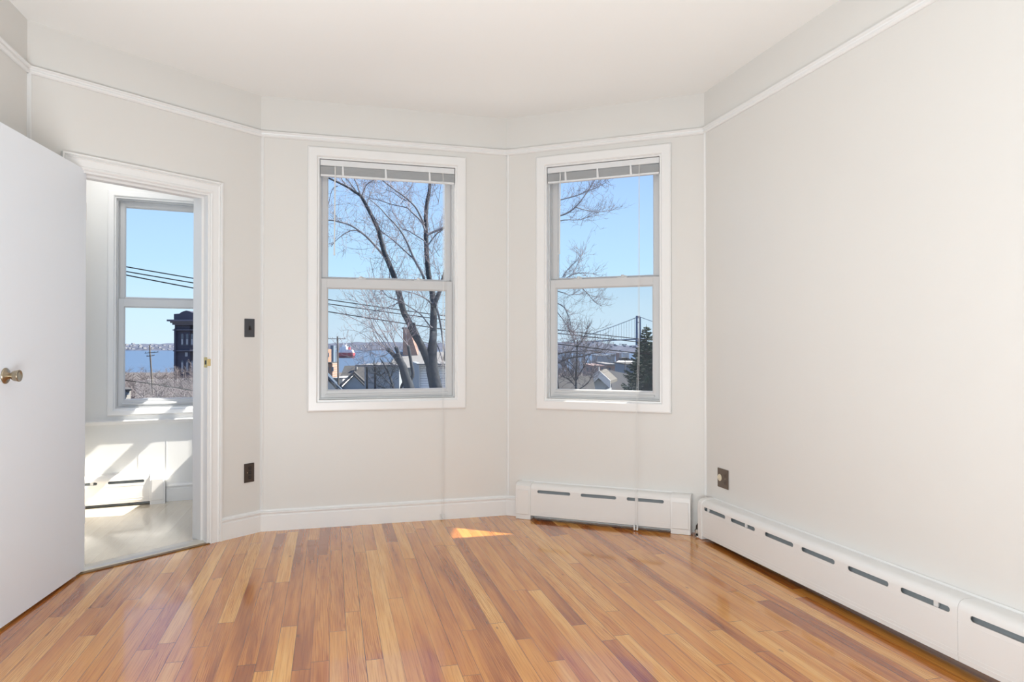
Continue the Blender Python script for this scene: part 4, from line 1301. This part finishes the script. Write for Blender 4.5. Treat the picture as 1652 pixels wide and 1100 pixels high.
t2 = empty('pollarded_tree', (at(662, 640, 13.5).x, 13.5, -4.6))
tag(t2, 'cut-back tree stump with thin shoots leaning left of the big tree', 'tree')
m = Shift()
m.tube([(at(690, 760, 13.5).x, 13.5, -4.7), at(672, 670, 13.5), at(660, 625, 13.5), at(654, 606, 13.5), at(650, 592, 13.5), at(645, 579, 13.5), at(641, 570, 13.5)], [.14, .115, .098, .09, .078, .055, .03], 11)
m.build('trunk', 'bark', t2, smooth=True)
for pts, w_ in (([(652, 600), (647, 590), (638, 576), (630, 567), (625, 563)], (8, 7)), ([(653, 602), (650, 590), (645, 575), (641, 566), (638.5, 560)], (8, 6)), ([(657, 620), (666, 606), (664, 590), (661, 572), (658.5, 557)], (5.5, 5)), ([(655, 612), (648, 622), (644, 640)], (4, 4))):
    m = Shift(); P = limb(m, pts, 13.5, w_, 0.1, 9); m.build('stub', 'bark', t2, smooth=True)
m = Shift()
shoots = [[(627, 561), (601, 530), (559.5, 509), (535, 493.5)], [(632, 562), (608, 521), (590, 497), (575, 485)], [(640, 561), (618, 520), (600, 490), (584, 468)], [(625, 563), (605, 552), (580, 536), (562, 532)],
          [(658, 557), (640, 535), (625, 512), (612, 490)], [(627, 563), (600, 565), (585, 566), (570, 560)], [(640, 561), (632, 540), (629, 520), (622, 480)], [(625, 565), (604, 540), (596, 505), (584, 470)],
          [(625, 565), (612, 545), (602, 525), (596, 512)], [(645, 590), (622, 587), (600, 592), (580, 584), (575, 578)], [(658, 558), (655, 540), (660, 520)], [(632, 566), (615, 575), (600, 570)]]
for pts in shoots:
    P = limb(m, pts, 13.5, (1.5, .6), r_.uniform(-.5, .5), 4)
    twigs(m, P, r_, 9, 0.42, 0.0042, 2)
tag(m.build('shoots', 'twig_bark', t2), kind='stuff')

t3 = empty('bare_shrub', (at(634, 650, 17).x, 17, -5)); tag(t3, 'small dark bare shrub stem left of the cut-back stump', 'shrub')
m = Shift(); P = limb(m, [(650, 700), (641, 650), (634, 624), (628, 605), (622, 592), (613, 578)], 17, (6, 1.6), 0.2, 8); m.build('stem', 'bark', t3)
m = Shift()
for pts in ([(634, 624), (622, 612), (612, 602), (606, 594)], [(630, 610), (634, 596), (632, 586)], [(640, 640), (622, 628), (612, 622)], [(622, 600), (612, 606), (606, 602)]):
    P = limb(m, pts, 17, (2.2, .8), 0.1, 5); twigs(m, P, r_, 16, 0.32, 0.006, 2)
tag(m.build('twigs', 'bark', t3), kind='stuff')

t4 = empty('bare_tree', (at(930, 640, 26).x, 26, -5.4)); tag(t4, 'small bare tree with level limbs at the lower left of the right bay window', 'tree')
m = Shift(); P = limb(m, [(931, 700), (930, 640), (929, 610), (931, 580), (931, 560), (931.5, 548)], 26, (4.6, 2.2), 0.1, 8); m.build('trunk', 'bark', t4)
m2 = Shift()
for pts, w_ in (([(885, 590), (908, 582), (922, 577), (939.5, 574.6), (956, 570), (970, 568)], (3.0, 1.2)), ([(900, 571), (915, 568), (926, 567), (945, 566), (958, 566), (975, 569)], (2.2, 1)), ([(930, 618), (922, 604), (914, 592), (908, 578)], (2, .8)), ([(930, 612), (938, 598), (944, 588), (950, 575)], (2, .8)),
                ([(930, 625), (918, 612), (905, 606)], (2, 1)), ([(931, 630), (946, 620), (952, 612), (958, 600)], (2, .8)), ([(930, 600), (924, 590), (916, 583)], (1.6, .6)), ([(931, 562), (925, 548), (917, 530)], (1.4, .6)), ([(931, 560), (940, 548), (946, 536)], (1.2, .6))):
    m = Shift(); P = limb(m, pts, 26, w_, r_.uniform(-.4, .4), 6); m.build('limb', 'bark', t4)
    twigs(m2, P, r_, 24, 0.75, 0.008, 2)
tag(m2.build('twigs', 'wood_brush', t4), kind='stuff')

# ---- winter woods
def woods(name, label, spots, hgt, seed):
    rr = random.Random(seed)
    mb = MB()
    for (px, py, Y, n) in spots:
        for _ in range(n):
            c_ = at(px + rr.uniform(-14, 14), py + rr.uniform(-3, 4), Y * rr.uniform(0.9, 1.1))
            h_ = hgt * rr.uniform(.6, 1.2)
            b_ = c_ - Vector((0, 0, h_))
            mb.tube([b_, b_.lerp(c_, .6), c_], [h_ * .013, h_ * .009, h_ * .003], 3, cap=False)
            for k in range(16):
                f = rr.uniform(.25, .95)
                s_ = b_.lerp(c_, f)
                e_ = s_ + Vector((rr.gauss(0, .28), rr.gauss(0, .28), rr.uniform(.1, .42))) * h_ * (1.15 - f)
                mb.tube([s_, s_.lerp(e_, .5) + Vector((0, 0, .03 * h_)), e_], [h_ * .005, h_ * .0038, h_ * .002], 3, cap=False)
                for j in range(3):
                    s2 = s_.lerp(e_, rr.uniform(.3, .9))
                    mb.tube([s2, s2 + Vector((rr.gauss(0, .1), rr.gauss(0, .1), rr.uniform(0, .16))) * h_], [h_ * .0026, h_ * .0014], 3, cap=False)
    return tag(mb.build(name, 'wood_brush'), label, 'trees', kind='stuff')
woods('bare_woods', 'gray-brown mass of bare trees below the brick tower', [(200 + 13 * k, 596 + (k % 3) * 5 - max(0, k - 3) * 1.5, 110, 5) for k in range(11)] + [(205 + 16 * k, 618 + (k % 2) * 6, 70, 5) for k in range(9)] + [(215 + 18 * k, 632, 48, 4) for k in range(7)], 6.0, 3)
woods('bare_woods', 'hazy bare trees between the small tree and harbour buildings', [(900 + 10 * k, 574 + (k % 3) * 3, 200, 5) for k in range(6)] + [(900 + 14 * k, 596 + (k % 2) * 4, 70, 4) for k in range(4)], 6.0, 8)
woods('bare_woods', 'low bare brush along the shore behind the gray roofs', [(600 + 11 * k, 585 + (k % 2) * 2, 120, 4) for k in range(6)], 4.0, 9)

# ---- spruce
sp_ = empty('spruce_tree', (at(1043, 640, 21).x, 21, -5.2))
tag(sp_, 'dark green spruce with pale tips at the right edge of the right bay window', 'tree')
top = at(1043, 527, 21)
zb_ = -5.0
m = Shift(); m.tube([(top.x, 21, zb_), (top.x, 21, (zb_ + top.z) / 2), tuple(top)], [.11, .06, .01], 8); m.build('trunk', 'bark', sp_)
def spray(mb, mb2, o, dirv, L_, rr):
    side = dirv.cross(Vector((0, 0, 1))).normalized()
    n = max(5, int(L_ / 0.026))
    pts = [o + dirv * L_ * f + Vector((0, 0, -0.20 * L_ * math.sin(f * 2.4) + 0.10 * L_ * f * f)) for f in [k / n for k in range(n + 1)]]
    mb.tube(pts, [0.008 * (1 - .8 * k / n) + .002 for k in range(n + 1)], 3, cap=False)
    for k in range(1, n + 1):
        wl = 0.5 * L_ * (1 - k / (n + 1.5)) + 0.05
        for sg in (1, -1):
            e = pts[k] + (side * sg * 0.8 + dirv * 0.55 + Vector((0, 0, rr.uniform(-.35, .12)))) * wl * rr.uniform(.7, 1.1)
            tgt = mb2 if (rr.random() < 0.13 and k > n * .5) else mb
            mid = pts[k].lerp(e, .5)
            tgt.tube([pts[k], mid, e], [.012, .017, .004], 4, cap=False)
nd, nt_ = Shift(), Shift()
z = top.z - 0.03
rr = random.Random(2)
while z > top.z - 4.2:
    dep = top.z - z
    Lb = 0.05 + 0.40 * dep ** 0.95
    nb = 7 if dep < .5 else 12
    a0 = rr.uniform(0, 6.28)
    for k in range(nb):
        a = a0 + 6.283 * k / nb + rr.uniform(-.25, .25)
        dv = Vector((math.cos(a), math.sin(a), rr.uniform(-.1, .28))).normalized()
        spray(nd, nt_, Vector((top.x, 21, z)), dv, Lb * rr.uniform(.75, 1.15), rr)
    z -= 0.055 + 0.035 * dep ** .6
nd.tube([tuple(top - Vector((0, 0, .2))), tuple(top + Vector((0, 0, .08)))], [.02, .004], 5)
tag(nd.build('needle_sprays', 'needle_green', sp_), kind='stuff')
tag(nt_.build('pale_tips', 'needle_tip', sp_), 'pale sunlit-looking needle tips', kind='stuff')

# ---- added unseen slab, blocks part of the sun to shape the floor patch
nb_ = MB()
nb_.box(1.56, 1.70, 4.45, 5.60, 2.28, 5.2)
ov = nb_.build('wall_sun_blocker', 'clapboard')
struct(ov, 'added out-of-view slab blocking sun beside the right bay window')
